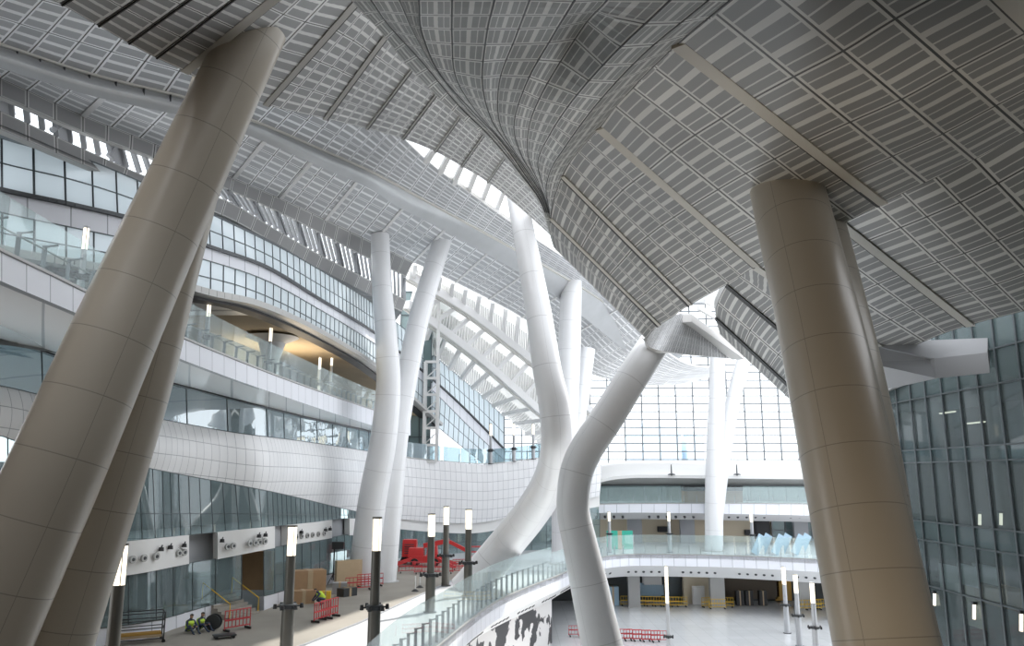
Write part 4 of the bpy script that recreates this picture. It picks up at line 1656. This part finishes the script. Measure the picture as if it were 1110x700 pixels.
proto = lamp_post()
LP = [(132, 590, 'bronze lamp post with glowing glass nearest the foot of the thick leaning column'),
      (317, 570, 'bronze lamp post standing clear on the left deck before the stairs'),
      (409, 561, 'bronze lamp post in front of the foot of the crossing columns'),
      (468, 557, 'bronze lamp post right before the red lift machine'),
      (484, 549, 'bronze lamp post just behind the red lift machine'),
      (508, 552, 'bronze lamp post beside the foot of the curved white column')]
for i, (px, py, lab) in enumerate(LP):
    o = proto if i == 0 else copy_tree(proto)
    p = PZ(px, py, 6.4)
    if i == 5:
        p = PZ(px, py, 6.4)
    if i == 2:
        p = PZ(px, py, 6.9)
        o.scale = (.95, .95, 6.9 / 6.4)
    o.location = (p.x, p.y, 0.02)
    tag(o, lab, 'lamp post', 'bronze lamp posts on the left deck')
pr2 = lamp_post(6.4, 1.7, .85, 'pale_pole', 2.7)
for i, (px, py, lab) in enumerate(((849, 614, 'grey lamp post on the lower floor, first of the three by the beige column'), (862, 622, 'grey lamp post on the lower floor, middle of the three by the beige column'),
                                   (880, 631, 'grey lamp post on the lower floor, closest to the beige column of three'))):
    o = pr2 if i == 0 else copy_tree(pr2)
    p = PZ(px, py, LOW + 6.4)
    o.location = (p.x, p.y, LOW)
    tag(o, lab, 'lamp post', 'lamp posts on the lower floor')
t_ = lamp_post(8.0, 3.2, .62, 'pale_pole', 2.0)
p = P(722, 613, 72)
t_.location = (p.x, p.y, LOW)
t_.scale = (1, 1, (p.z - LOW) / 8.0)
tag(t_, 'tall pale lamp post standing alone on the lower floor right of the forked column', 'lamp post')
pr3 = lamp_post(4.7, 1.1, .72, 'pale_pole', 2.6, False)
for i, (px, d, lab) in enumerate(((661, 98, 'slim lamp post on the far balcony before the green screen'), (726, 98, 'slim lamp post on the far balcony left of the bright upright column'),
                                  (816, 96, 'slim lamp post on the far balcony right of the bright upright column'), (600, 88, 'slim dark lamp post seen between the legs of the forked columns'))):
    o = pr3 if i == 0 else copy_tree(pr3)
    p = P(px, 590, d)
    o.location = (p.x, p.y, 0.02)
    tag(o, lab, 'lamp post', 'slim lamp posts on the far balcony')
pr4 = lamp_post(3.0, .9, .45, 'pale_pole', 1.0, False)
TP = [(94, 246, 32.5, 1.5, 'lamp post on the left terrace behind the glass, near the leaning column'), (227, 325, 44, 1.8, 'glowing lamp post on the terrace just right of the leaning columns'),
      (294, 352, 54, 1.6, 'glowing lamp post on the terrace before the open dark bay'), (347, 387, 66, 1.2, 'glowing lamp post on the terrace under the overhang'), (360, 380, 69, 1.2, 'lamp post on the terrace under the overhang, next to the crossing columns'),
      (532, 459, 97, 1.0, 'small lamp post on the tiled wall terrace, first of three'), (557, 459, 98, 1.0, 'small lamp post on the tiled wall terrace, middle of three'), (578, 459, 99, 1.0, 'small lamp post on the tiled wall terrace, by the curved column')]
for i, (px, py, d, _, lab) in enumerate(TP):
    o = pr4 if i == 0 else copy_tree(pr4)
    p = P(px, py, d)
    zf = P(px, interp(TFt, px), DT(px)).z if px < 440 else P(px, interp(W1b, px), Dl(px)).z
    hh = max(2.2, p.z - zf)
    o.location = (p.x, p.y, zf)
    o.scale = (1.1, 1.1, hh / 3.0) if px < 440 else (1.5, 1.5, hh / 3.0)
    tag(o, lab, 'lamp post', 'lamp posts on the terraces')
for px, lab in ((728, 'short spire light on the white roof slab left of the bright column'), (799, 'short spire light on the white roof slab right of the bright column')):
    q = P(px, 515.5, 103.2)
    r = empty('spire_light', q)
    tag(r, lab, 'light')
    m = MB()
    m.tube([q, q + V((0, 0, 1.4))], [.10, .06], 8)
    m.build('mast', 'dark_metal', r, True)
    m = MB()
    m.tube([q + V((0, 0, .1)), q + V((0, 0, .18)), q + V((0, 0, .3))], [.45, .5, .2], 12)
    m.build('ring', 'dark_metal', r, True)

# ------------------------------------------------------------------ stairs, door, floodlight
st = empty('staircase', PZ(277, 668))
tag(st, 'short concrete staircase going up into the lit doorway in the shop wall', 'staircase')
A, B = PZ(252, 668), PZ(283, 670)
d_ = (B - A)
nin = V((-1.0, .35, 0)).normalized()
ax_ = V((.35, 1.0, 0)).normalized()
m = MB()
w_ = 3.0
org = PZ(270, 669)
for k in range(7):
    c = org + nin * (k * .32 + .5)
    rot = Matrix((-nin, ax_, V((0, 0, 1)))).transposed()
    m.box(c + V((0, 0, .085 + k * .085)), (.34, w_, .17 + k * .17), rot)
m.build('steps', 'concrete_dirty', st)
for s_ in (-1, 1):
    m = MB()
    b0_ = org + ax_ * s_ * w_ * .48 + nin * .4
    b1_ = b0_ + nin * 2.2 + V((0, 0, 1.2))
    m.tube([b0_, b0_ + V((0, 0, 1.0)), b1_ + V((0, 0, 1.0)), b1_], .035, 6)
    m.build('handrail', 'yellow_paint', st, True)
dw = P(276, 618, Dl(276) + 2.6)
m = MB()
for k, (x, y, z, sx, sz) in enumerate(((274, 616, 0, 2.4, 2.2),)):
    m.box(dw, (2.6, .4, 2.6))
o = m.build('plywood_sheet', 'cardboard')
tag(o, 'brown board standing in the doorway above the stairs', 'board')
fl_ = empty('floodlight', PZ(361, 633))
fb_ = PZ(361, 633)
tag(fl_, 'black floodlight on a tripod mast near the cardboard boxes', 'floodlight')
m = MB()
m.tube([fb_ + V((0, 0, .3)), fb_ + V((0, 0, 3.0))], .06, 8)
m.build('mast', 'black', fl_, True)
for k in range(3):
    a = k * math.tau / 3
    m = MB()
    m.tube([fb_ + V((0, 0, .9)), fb_ + V((math.cos(a) * .7, math.sin(a) * .7, .02))], .03, 6)
    m.build('leg', 'black', fl_, True)
m = MB()
m.box(fb_ + V((.3, 0, 3.15)), (1.0, .35, .6))
m.build('lamp_head', 'dark_metal', fl_)

# ------------------------------------------------------------------ barriers
def barrier(L=2.0, h=1.05, col='red_mesh', n=7, mesh=True):
    r = empty('crowd_barrier')
    m = MB()
    m.tube([(-L / 2, 0, 0.12), (-L / 2, 0, h), (L / 2, 0, h), (L / 2, 0, 0.12)], .035, 6)
    m.bar((-L / 2, 0, .22), (L / 2, 0, .22), .06, .06)
    m.bar((-L / 2, 0, .62), (L / 2, 0, .62), .05, .10)
    m.build('frame', col, r)
    m = MB()
    for i in range(1, n):
        x = -L / 2 + L * i / n
        m.bar((x, 0, .22), (x, 0, h), .05, .03, (1, 0, 0))
    m.build('bars', col, r)
    for s_ in (-1, 1):
        m = MB()
        m.bar((s_ * L * .42, -.3, .06), (s_ * L * .42, .3, .06), .08, .12)
        m.build('foot', 'rubber', r)
    return r


def spread(pro, items, z, grp):
    for i, (px, py, rz, lab) in enumerate(items):
        o = pro if i == 0 else copy_tree(pro)
        p = PZ(px, py, z)
        o.location = (p.x, p.y, z + .02)
        o.rotation_euler = (0, 0, rz)
        tag(o, lab, 'barrier', grp)


spread(barrier(1.7, 1.15), [(349, 673, 1.2, 'red and white barrier alone on the dirty roadway before the lamp post'), (357, 670, 1.15, 'red barrier standing just behind the lone one on the roadway'),
                            (257, 683, .9, 'red barrier near the seated workers, beside the stairs')], .02, 'red barriers on the roadway')
spread(barrier(2.2, 1.0), [(389, 640, .5, 'red barrier at the cardboard boxes, first of the row'), (401, 636, .5, 'red barrier at the foot of the crossing columns'), (445, 621, .15, 'red barrier before the red lift, left end'),
                           (462, 622, .15, 'red barrier before the red lift, middle'), (478, 622, .1, 'red barrier before the red lift, towards the lamp'), (492, 621, .1, 'red barrier right of the red lift'),
                           (503, 618, .1, 'red barrier right of the red lift, beside the end lamp post')], .02, 'red barriers around the lift')
yb = barrier(2.0, 1.1, 'yellow_paint', 6)
it = [(682 + 9 * k, 656.5 + .2 * k, 0.02, 'yellow barrier in the long row before the dark shops, %s' % w_) for k, w_ in enumerate(('left end', 'second from left end', 'third from left end', 'centre', 'third from the pier', 'second from the pier', 'beside the pier'))]
it += [(769, 658, .3, 'yellow barrier at the foot of the upright column, left'), (778, 660, 0, 'yellow barrier at the foot of the upright column, front'), (786, 658, -.4, 'yellow barrier at the foot of the upright column, right'),
       (872, 661, .1, 'yellow barrier by the lamp posts, left'), (882, 661, .1, 'yellow barrier by the lamp posts, middle'), (893, 660, .1, 'yellow barrier by the lamp posts, next to the beige column')]
spread(yb, it, LOW, 'yellow barriers on the lower floor')
rb_ = barrier(1.7, 1.0, 'red_mesh', 6)
it = [(626 + 10.5 * k, 690 + .8 * k, 0.03, 'red barrier on the lower floor at the foot of the forked column, %s' % w_) for k, w_ in enumerate(('left end', 'second'))]
it += [(676 + 10 * k, 694 + .5 * k, 0.03, 'red barrier on the lower floor right of the forked column, %s' % w_) for k, w_ in enumerate(('first', 'second', 'third', 'fourth', 'fifth'))]
spread(rb_, it, LOW, 'red barriers on the lower floor')
for px, py, lab in ((450, 641, 'white stanchion post on the deck beside the roadway kerb, front'), (455, 637, 'white stanchion post on the deck beside the roadway kerb, back')):
    q = PZ(px, py)
    r = empty('stanchion', q)
    tag(r, lab, 'stanchion')
    m = MB()
    m.tube([q + V((0, 0, .2)), q + V((0, 0, 1.15))], .06, 8)
    m.build('post', 'white_paint', r, True)
    m = MB()
    m.tube([q + V((0, 0, .02)), q + V((0, 0, .2))], [.32, .08], 10)
    m.build('foot', 'black', r, True)

# ------------------------------------------------------------------ boxes, trolley, clutter
def crate(px, py, size, rz, mat, lab, z=0, name='cardboard_box', cat='box'):
    q = PZ(px, py, z)
    r = empty(name, (q.x, q.y, z + .02))
    M = Matrix.Rotation(rz, 3, 'Z')
    b = V((q.x, q.y, z + .02))
    m = MB()
    m.box(b + V((0, 0, size[2] / 2)), size, M)
    m.build('body', mat, r)
    m = MB()
    m.box(b + V((0, 0, size[2] + .012)), (size[0] * .16, size[1] * 1.01, .02), M)
    m.box(b + V((0, 0, size[2] * .5)), (size[0] * .16, size[1] * 1.02, size[2]), M)
    m.build('tape', 'plywood', r)
    tag(r, lab, cat)
    return r


crate(333, 648, (2.4, 1.3, 2.0), .5, 'cardboard', 'large open brown carton behind the crouching worker')
crate(328, 654, (1.5, 1.0, .9), .4, 'cardboard', 'low brown carton in front of the large open one')
crate(377, 636, (2.2, .5, 2.1), .6, 'plywood', 'tall plywood crate leaning by the foot of the crossing columns', 0, 'plywood_crate', 'crate')
crate(368, 643, (1.1, .9, .8), .2, 'grey_paint', 'grey case beside the plywood crate', 0, 'tool_case', 'case')
crate(376, 646, (1.3, .8, .6), .9, 'dark_metal', 'dark tool case on the roadway under the floodlight', 0, 'tool_case', 'case')
crate(353, 650, (.7, .5, .6), .1, 'yellow_paint', 'small yellow box beside the crouching worker', 0, 'tool_box', 'box')
crate(672, 595, (3.2, .4, 2.2), .0, 'green_net', 'green wrapped screen on the far balcony by the slim lamp post', 0, 'green_screen', 'screen')
crate(664, 656, (1.4, 1.0, 2.2), .1, 'blue_sheet', 'blue machine standing in the dark opening under the far balcony', LOW, 'ticket_machine', 'machine')
for px, lab in ((802, 'first'), (812, 'second'), (827, 'third')):
    crate(px, 656, (.9, .7, 1.7), 0, 'black', 'black upright gate unit before the dark brown shop front, %s of three' % lab, LOW, 'gate_unit', 'gate')
for k in range(6):  # tilted blue sheets standing in for diagonal pale stripes
    px = 828 + k * 11
    q = PZ(px, 603)
    q.y = 95.0 + (k % 2) * 1.2
    r = empty('tilted_sheet', (q.x, q.y, 0))
    m = MB()
    rot = Matrix.Rotation(.55, 3, 'Y') @ Matrix.Rotation(-.25, 3, 'X')
    m.box(V((q.x, q.y, 1.15)), (.9, .12, 2.4), rot)
    m.build('pane', 'blue_sheet', r)
    m = MB()
    m.box(V((q.x + .25, q.y + .3, .5)), (.9, .2, 1.0))
    m.build('prop', 'white_paint', r)
    tag(r, 'pale blue tilted sheet standing on the far balcony, %s from the slim lamp post' % ('first', 'second', 'third', 'fourth', 'fifth', 'sixth')[k], 'pane')
# cage trolley by the leaning columns
q = PZ(150, 697)
r = empty('cage_trolley', q)
tag(r, 'dark blue cage trolley with planks beside the leaning column foot', 'trolley')
M = Matrix.Rotation(.5, 3, 'Z')
for dx in (-1.2, 1.2):
    for dy in (-.5, .5):
        m = MB()
        m.tube([q + M @ V((dx, dy, .15)), q + M @ V((dx, dy, 1.6))], .04, 6)
        m.build('corner_post', 'dark_metal', r, True)
        m = MB()
        m.tube([q + M @ V((dx, dy - .05, .1)), q + M @ V((dx, dy + .05, .1))], .1, 10)
        m.build('wheel', 'rubber', r, True)
m = MB()
for z in (.25, .8, 1.2, 1.6):
    for dy in (-.5, .5):
        m.bar(q + M @ V((-1.2, dy, z)), q + M @ V((1.2, dy, z)), .05, .05)
    for dx in (-1.2, 1.2):
        m.bar(q + M @ V((dx, -.5, z)), q + M @ V((dx, .5, z)), .05, .05)
m.build('rails', 'dark_metal', r)
for k in range(4):
    m = MB()
    m.box(q + M @ V((0, -.35 + k * .2, .36 + .12 * (k % 2))), (2.2, .16, .1), M)
    m.build('plank', 'ochre' if k % 2 else 'plywood', r)
# small wheeled dolly near the barrier
q = PZ(243, 692)
r = empty('dolly', q)
tag(r, 'small flat dolly lying on the roadway beside the seated workers', 'dolly')
m = MB()
m.box(q + V((0, 0, .2)), (1.2, .7, .07), M)
m.build('platform', 'dark_metal', r)
for dx in (-.45, .45):
    for dy in (-.25, .25):
        m = MB()
        m.tube([q + M @ V((dx, dy - .03, .1)), q + M @ V((dx, dy + .03, .1))], .09, 10)
        m.build('wheel', 'rubber', r, True)
# cable reel
q = PZ(231, 683) + V((0, 0, .02))
r = empty('cable_reel', q)
tag(r, 'dark cable reel standing right of the seated workers', 'reel')
for dy in (-.18, .18):
    m = MB()
    m.tube([q + V((0, dy - .02, .45)), q + V((0, dy + .02, .45))], .45, 20)
    m.build('flange', 'dark_metal', r, True)
m = MB()
m.tube([q + V((0, -.16, .45)), q + V((0, .16, .45))], .28, 16)
m.build('coil', 'black', r, True)

# ------------------------------------------------------------------ red lift machine
q = PZ(461, 613.5)
r = empty('boom_lift', q)
tag(r, 'red folded boom lift parked on the roadway behind the lamp posts', 'lift machine')
m = MB()
m.box(q + V((0, 0, .75)), (2.6, 1.6, .6))
m.box(q + V((-.9, 0, 1.35)), (1.6, 1.5, .9), None, 0, .9)
m.box(q + V((.7, 0, 1.45)), (1.1, 1.3, 1.1), None, 0, .85)
m.build('chassis', 'red_paint', r)
for dx in (-1.0, 1.0):
    for dy in (-.8, .8):
        m = MB()
        m.tube([q + V((dx, dy - .15, .42)), q + V((dx, dy + .15, .42))], .42, 16)
        w__ = m.build('wheel', 'rubber', r, True)
        m = MB()
        m.tube([q + V((dx, dy - .17, .42)), q + V((dx, dy + .17, .42))], .2, 12)
        m.build('hub', 'red_paint', w__, True)
m = MB()
m.bar(q + V((-.2, 0, 2.0)), q + V((2.4, 0, 2.5)), .4, .45)
m.bar(q + V((2.4, 0, 2.4)), q + V((4.2, 0, 1.5)), .3, .35)
m.build('boom', 'red_paint', r)
for a, b in (((-1.2, -.7, .8), (-3.4, -1.4, .1)), ((-1.2, .7, .8), (-3.2, 1.3, .1)), ((1.2, -.7, .8), (2.9, -1.4, .1)), ((1.2, .7, .8), (2.9, 1.4, .1))):
    m = MB()
    m.bar(q + V(a), q + V(b), .22, .3)
    m.box(q + V(b) + V((0, 0, -.02)), (.5, .5, .1))
    m.build('outrigger', 'red_paint', r)
m = MB()
bq = q + V((4.9, 0, .9))
for z in (.0, .5, 1.0):
    for a, b in (((-.7, -.5), (.7, -.5)), ((.7, -.5), (.7, .5)), ((.7, .5), (-.7, .5)), ((-.7, .5), (-.7, -.5))):
        m.bar(bq + V((*a, z)), bq + V((*b, z)), .06, .06)
for dx in (-.7, .7):
    for dy in (-.5, .5):
        m.bar(bq + V((dx, dy, 0)), bq + V((dx, dy, 1.0)), .06, .06, (1, 0, 0))
m.box(bq, (1.4, 1.0, .08))
m.build('basket', 'red_paint', r)
q = PZ(444, 611)
r = empty('engine_trailer', q)
tag(r, 'boxy red engine unit beside the folded boom lift', 'machine')
m = MB()
m.box(q + V((0, 0, 1.6)), (1.5, 1.2, 1.7), None, 0, .92)
m.build('housing', 'red_paint', r)
m = MB()
for k in range(5):
    m.box(q + V((0, -.57, 1.1 + k * .22)), (1.0, .1, .08))
m.build('grille', 'dark_metal', r)
for dx in (-.5, .5):
    m = MB()
    m.tube([q + V((dx, -.5, .4)), q + V((dx, .5, .4))], .4, 14)
    m.build('wheel', 'rubber', r, True)
m = MB()
m.box(q + V((0, 0, .7)), (1.6, 1.0, .14))
m.build('frame', 'dark_metal', r)

# downlights hanging under bulkheads and soffits
def downlight(c, lab, grp):
    r = empty('downlight', c)
    m = MB()
    m.tube([c, c + V((0, -.02, -.22))], [.13, .16], 12)
    m.build('can', 'black', r, True)
    m = MB()
    m.bar(c + V((0, .12, .1)), c, .06, .06, (1, 0, 0))
    m.build('bracket', 'dark_metal', r)
    tag(r, lab, 'downlight', grp)


for px, py, lab in ((175, 590, 'black downlight at the top of the first white bulkhead, left of three'), (185, 588, 'black downlight at the top of the first white bulkhead, middle'), (200, 586, 'black downlight at the top of the first white bulkhead, right'),
                    (241, 581, 'black downlight at the left end of the second white bulkhead'), (281, 576, 'black downlight near the right end of the second white bulkhead'), (288, 575, 'black downlight at the right end of the second white bulkhead'),
                    (327, 572, 'black downlight on the third white bulkhead, left'), (353, 570, 'black downlight on the third white bulkhead, right pair, first'), (358, 569, 'black downlight on the third white bulkhead, right pair, second')):
    downlight(P(px, py + 3, Dl(px) * .988), lab, 'downlights on the bulkheads')
for px, py, lab in ((206, 398, 'black downlight under the terrace, nearest the leaning column'), (235, 408, 'black downlight under the terrace, second'), (248, 413, 'black downlight under the terrace, third'), (260, 417, 'black downlight under the terrace, fourth'), (284, 425, 'black downlight under the terrace, fifth from the leaning column')):
    downlight(P(px, py, (Dl(px) + DT(px)) / 2 - .3), lab, 'downlights under the terrace')

# ------------------------------------------------------------------ people
def person(base, joints, edges, rad, label, vest, face=(0, -1)):
    """One skinned body; joints in metres relative to base."""
    root = empty('person', base)
    tag(root, label, 'person')
    names = list(joints)
    me = bpy.data.meshes.new('body')
    me.from_pydata([V(joints[n]) for n in names], [(names.index(a), names.index(b)) for a, b in edges], [])
    o = bpy.data.objects.new('body', me)
    C.objects.link(o)
    o.parent = root
    sk = o.modifiers.new('Skin', 'SKIN')
    sk.use_smooth_shade = True
    for i, n in enumerate(names):
        me.skin_vertices[0].data[i].radius = (rad.get(n, .05), rad.get(n, .05)) if True else None
        me.skin_vertices[0].data[i].use_root = n == 'pelvis'
    ss = o.modifiers.new('Subdivision', 'SUBSURF')
    ss.levels = ss.render_levels = 1
    me.materials.append(MATS['denim'])
    h = V(joints['head'])
    m = MB()
    off = V(base)
    m.tube([off + h + V((0, 0, z)) for z in (-.12, -.09, 0, .07, .1)], [.05, .085, .10, .085, .03], 12)
    m.build('face', 'skin', root, True)
    m = MB()
    m.tube([off + h + V((0, .02, z)) for z in (.03, .06, .1, .13)], [.11, .11, .08, .02], 12)
    m.build('hair', 'hair', root, True)
    m = MB()
    a, b = V(joints['pelvis']), V(joints['chest'])
    t = (b - a)
    m.tube([off + a + t * k for k in (.05, .5, 1.0, 1.18)], [.20, .22, .24, .15], 14)
    m.build('hi_vis_vest', vest, root, True)
    for s_ in ('l', 'r'):
        hd = V(joints['hand_' + s_])
        m = MB()
        d = (hd - V(joints['elbow_' + s_])).normalized()
        sd = d.cross(V((0, 0, 1))).normalized()
        m.bar(off + hd, off + hd + d * .09, .08, .03)
        for k in range(4):
            o0 = off + hd + d * .085 + sd * (-.03 + .02 * k)
            m.tube([o0, o0 + d * (.045 + .006 * (k in (1, 2))), o0 + d * .07 + V((0, 0, -.025))], [.009, .009, .008], 6)
        o0 = off + hd + d * .03 + sd * .045
        m.tube([o0, o0 + d * .03 + sd * .025, o0 + d * .06 + sd * .02], [.011, .01, .009], 6)
        m.build('hand', 'skin', root, True)
    return root


def rotz(j, a):
    c, s_ = math.cos(a), math.sin(a)
    return {k: (x * c - y * s_, x * s_ + y * c, z) for k, (x, y, z) in j.items()}


EDG = [('pelvis', 'chest'), ('chest', 'neck'), ('neck', 'head'), ('chest', 'sh_l'), ('sh_l', 'elbow_l'), ('elbow_l', 'hand_l'), ('chest', 'sh_r'), ('sh_r', 'elbow_r'), ('elbow_r', 'hand_r'),
       ('pelvis', 'hip_l'), ('hip_l', 'knee_l'), ('knee_l', 'foot_l'), ('foot_l', 'toe_l'), ('pelvis', 'hip_r'), ('hip_r', 'knee_r'), ('knee_r', 'foot_r'), ('foot_r', 'toe_r')]
RAD = dict(pelvis=.15, chest=.15, neck=.06, head=.07, sh_l=.08, sh_r=.08, elbow_l=.055, elbow_r=.055, hand_l=.04, hand_r=.04, hip_l=.11, hip_r=.11, knee_l=.075, knee_r=.075, foot_l=.05, foot_r=.05, toe_l=.035, toe_r=.035)
SIT = dict(pelvis=(0, 0, .16), chest=(0, -.12, .56), neck=(0, -.17, .70), head=(0, -.22, .84), sh_l=(.19, -.14, .58), elbow_l=(.27, -.32, .38), hand_l=(.16, -.50, .36), sh_r=(-.19, -.14, .58), elbow_r=(-.27, -.32, .38), hand_r=(-.16, -.50, .36),
           hip_l=(.11, -.05, .15), knee_l=(.20, -.45, .42), foot_l=(.16, -.75, .06), toe_l=(.17, -.92, .05), hip_r=(-.11, -.05, .15), knee_r=(-.20, -.45, .42), foot_r=(-.16, -.75, .06), toe_r=(-.17, -.92, .05))
CRO = dict(pelvis=(0, .05, .38), chest=(0, -.28, .72), neck=(0, -.40, .84), head=(0, -.52, .92), sh_l=(.19, -.30, .72), elbow_l=(.24, -.50, .48), hand_l=(.14, -.68, .30), sh_r=(-.19, -.30, .72), elbow_r=(-.24, -.50, .48), hand_r=(-.14, -.68, .30),
           hip_l=(.12, .02, .38), knee_l=(.22, -.40, .48), foot_l=(.17, -.12, .07), toe_l=(.18, -.30, .05), hip_r=(-.12, .02, .38), knee_r=(-.22, -.38, .30), foot_r=(-.17, .08, .08), toe_r=(-.17, -.10, .05))
for px, py, pose, a, lab in ((204, 686, SIT, .9, 'person in a yellow hi-vis vest sitting on the roadway, nearer the leaning column'), (215, 684, SIT, 1.2, 'person in a yellow hi-vis vest sitting next to the cable reel'),
                             (350, 656, CRO, -1.1, 'person in a yellow hi-vis vest crouching before the brown cartons')):
    q = PZ(px, py)
    sc_ = 1.25 if pose is SIT else 1.2
    person(V((q.x, q.y, .02)), rotz({k: (x * 1.12, y * 1.12, z * 1.12) for k, (x, y, z) in pose.items()}, a), EDG, {k: v * 1.05 for k, v in RAD.items()}, lab, 'hivis')
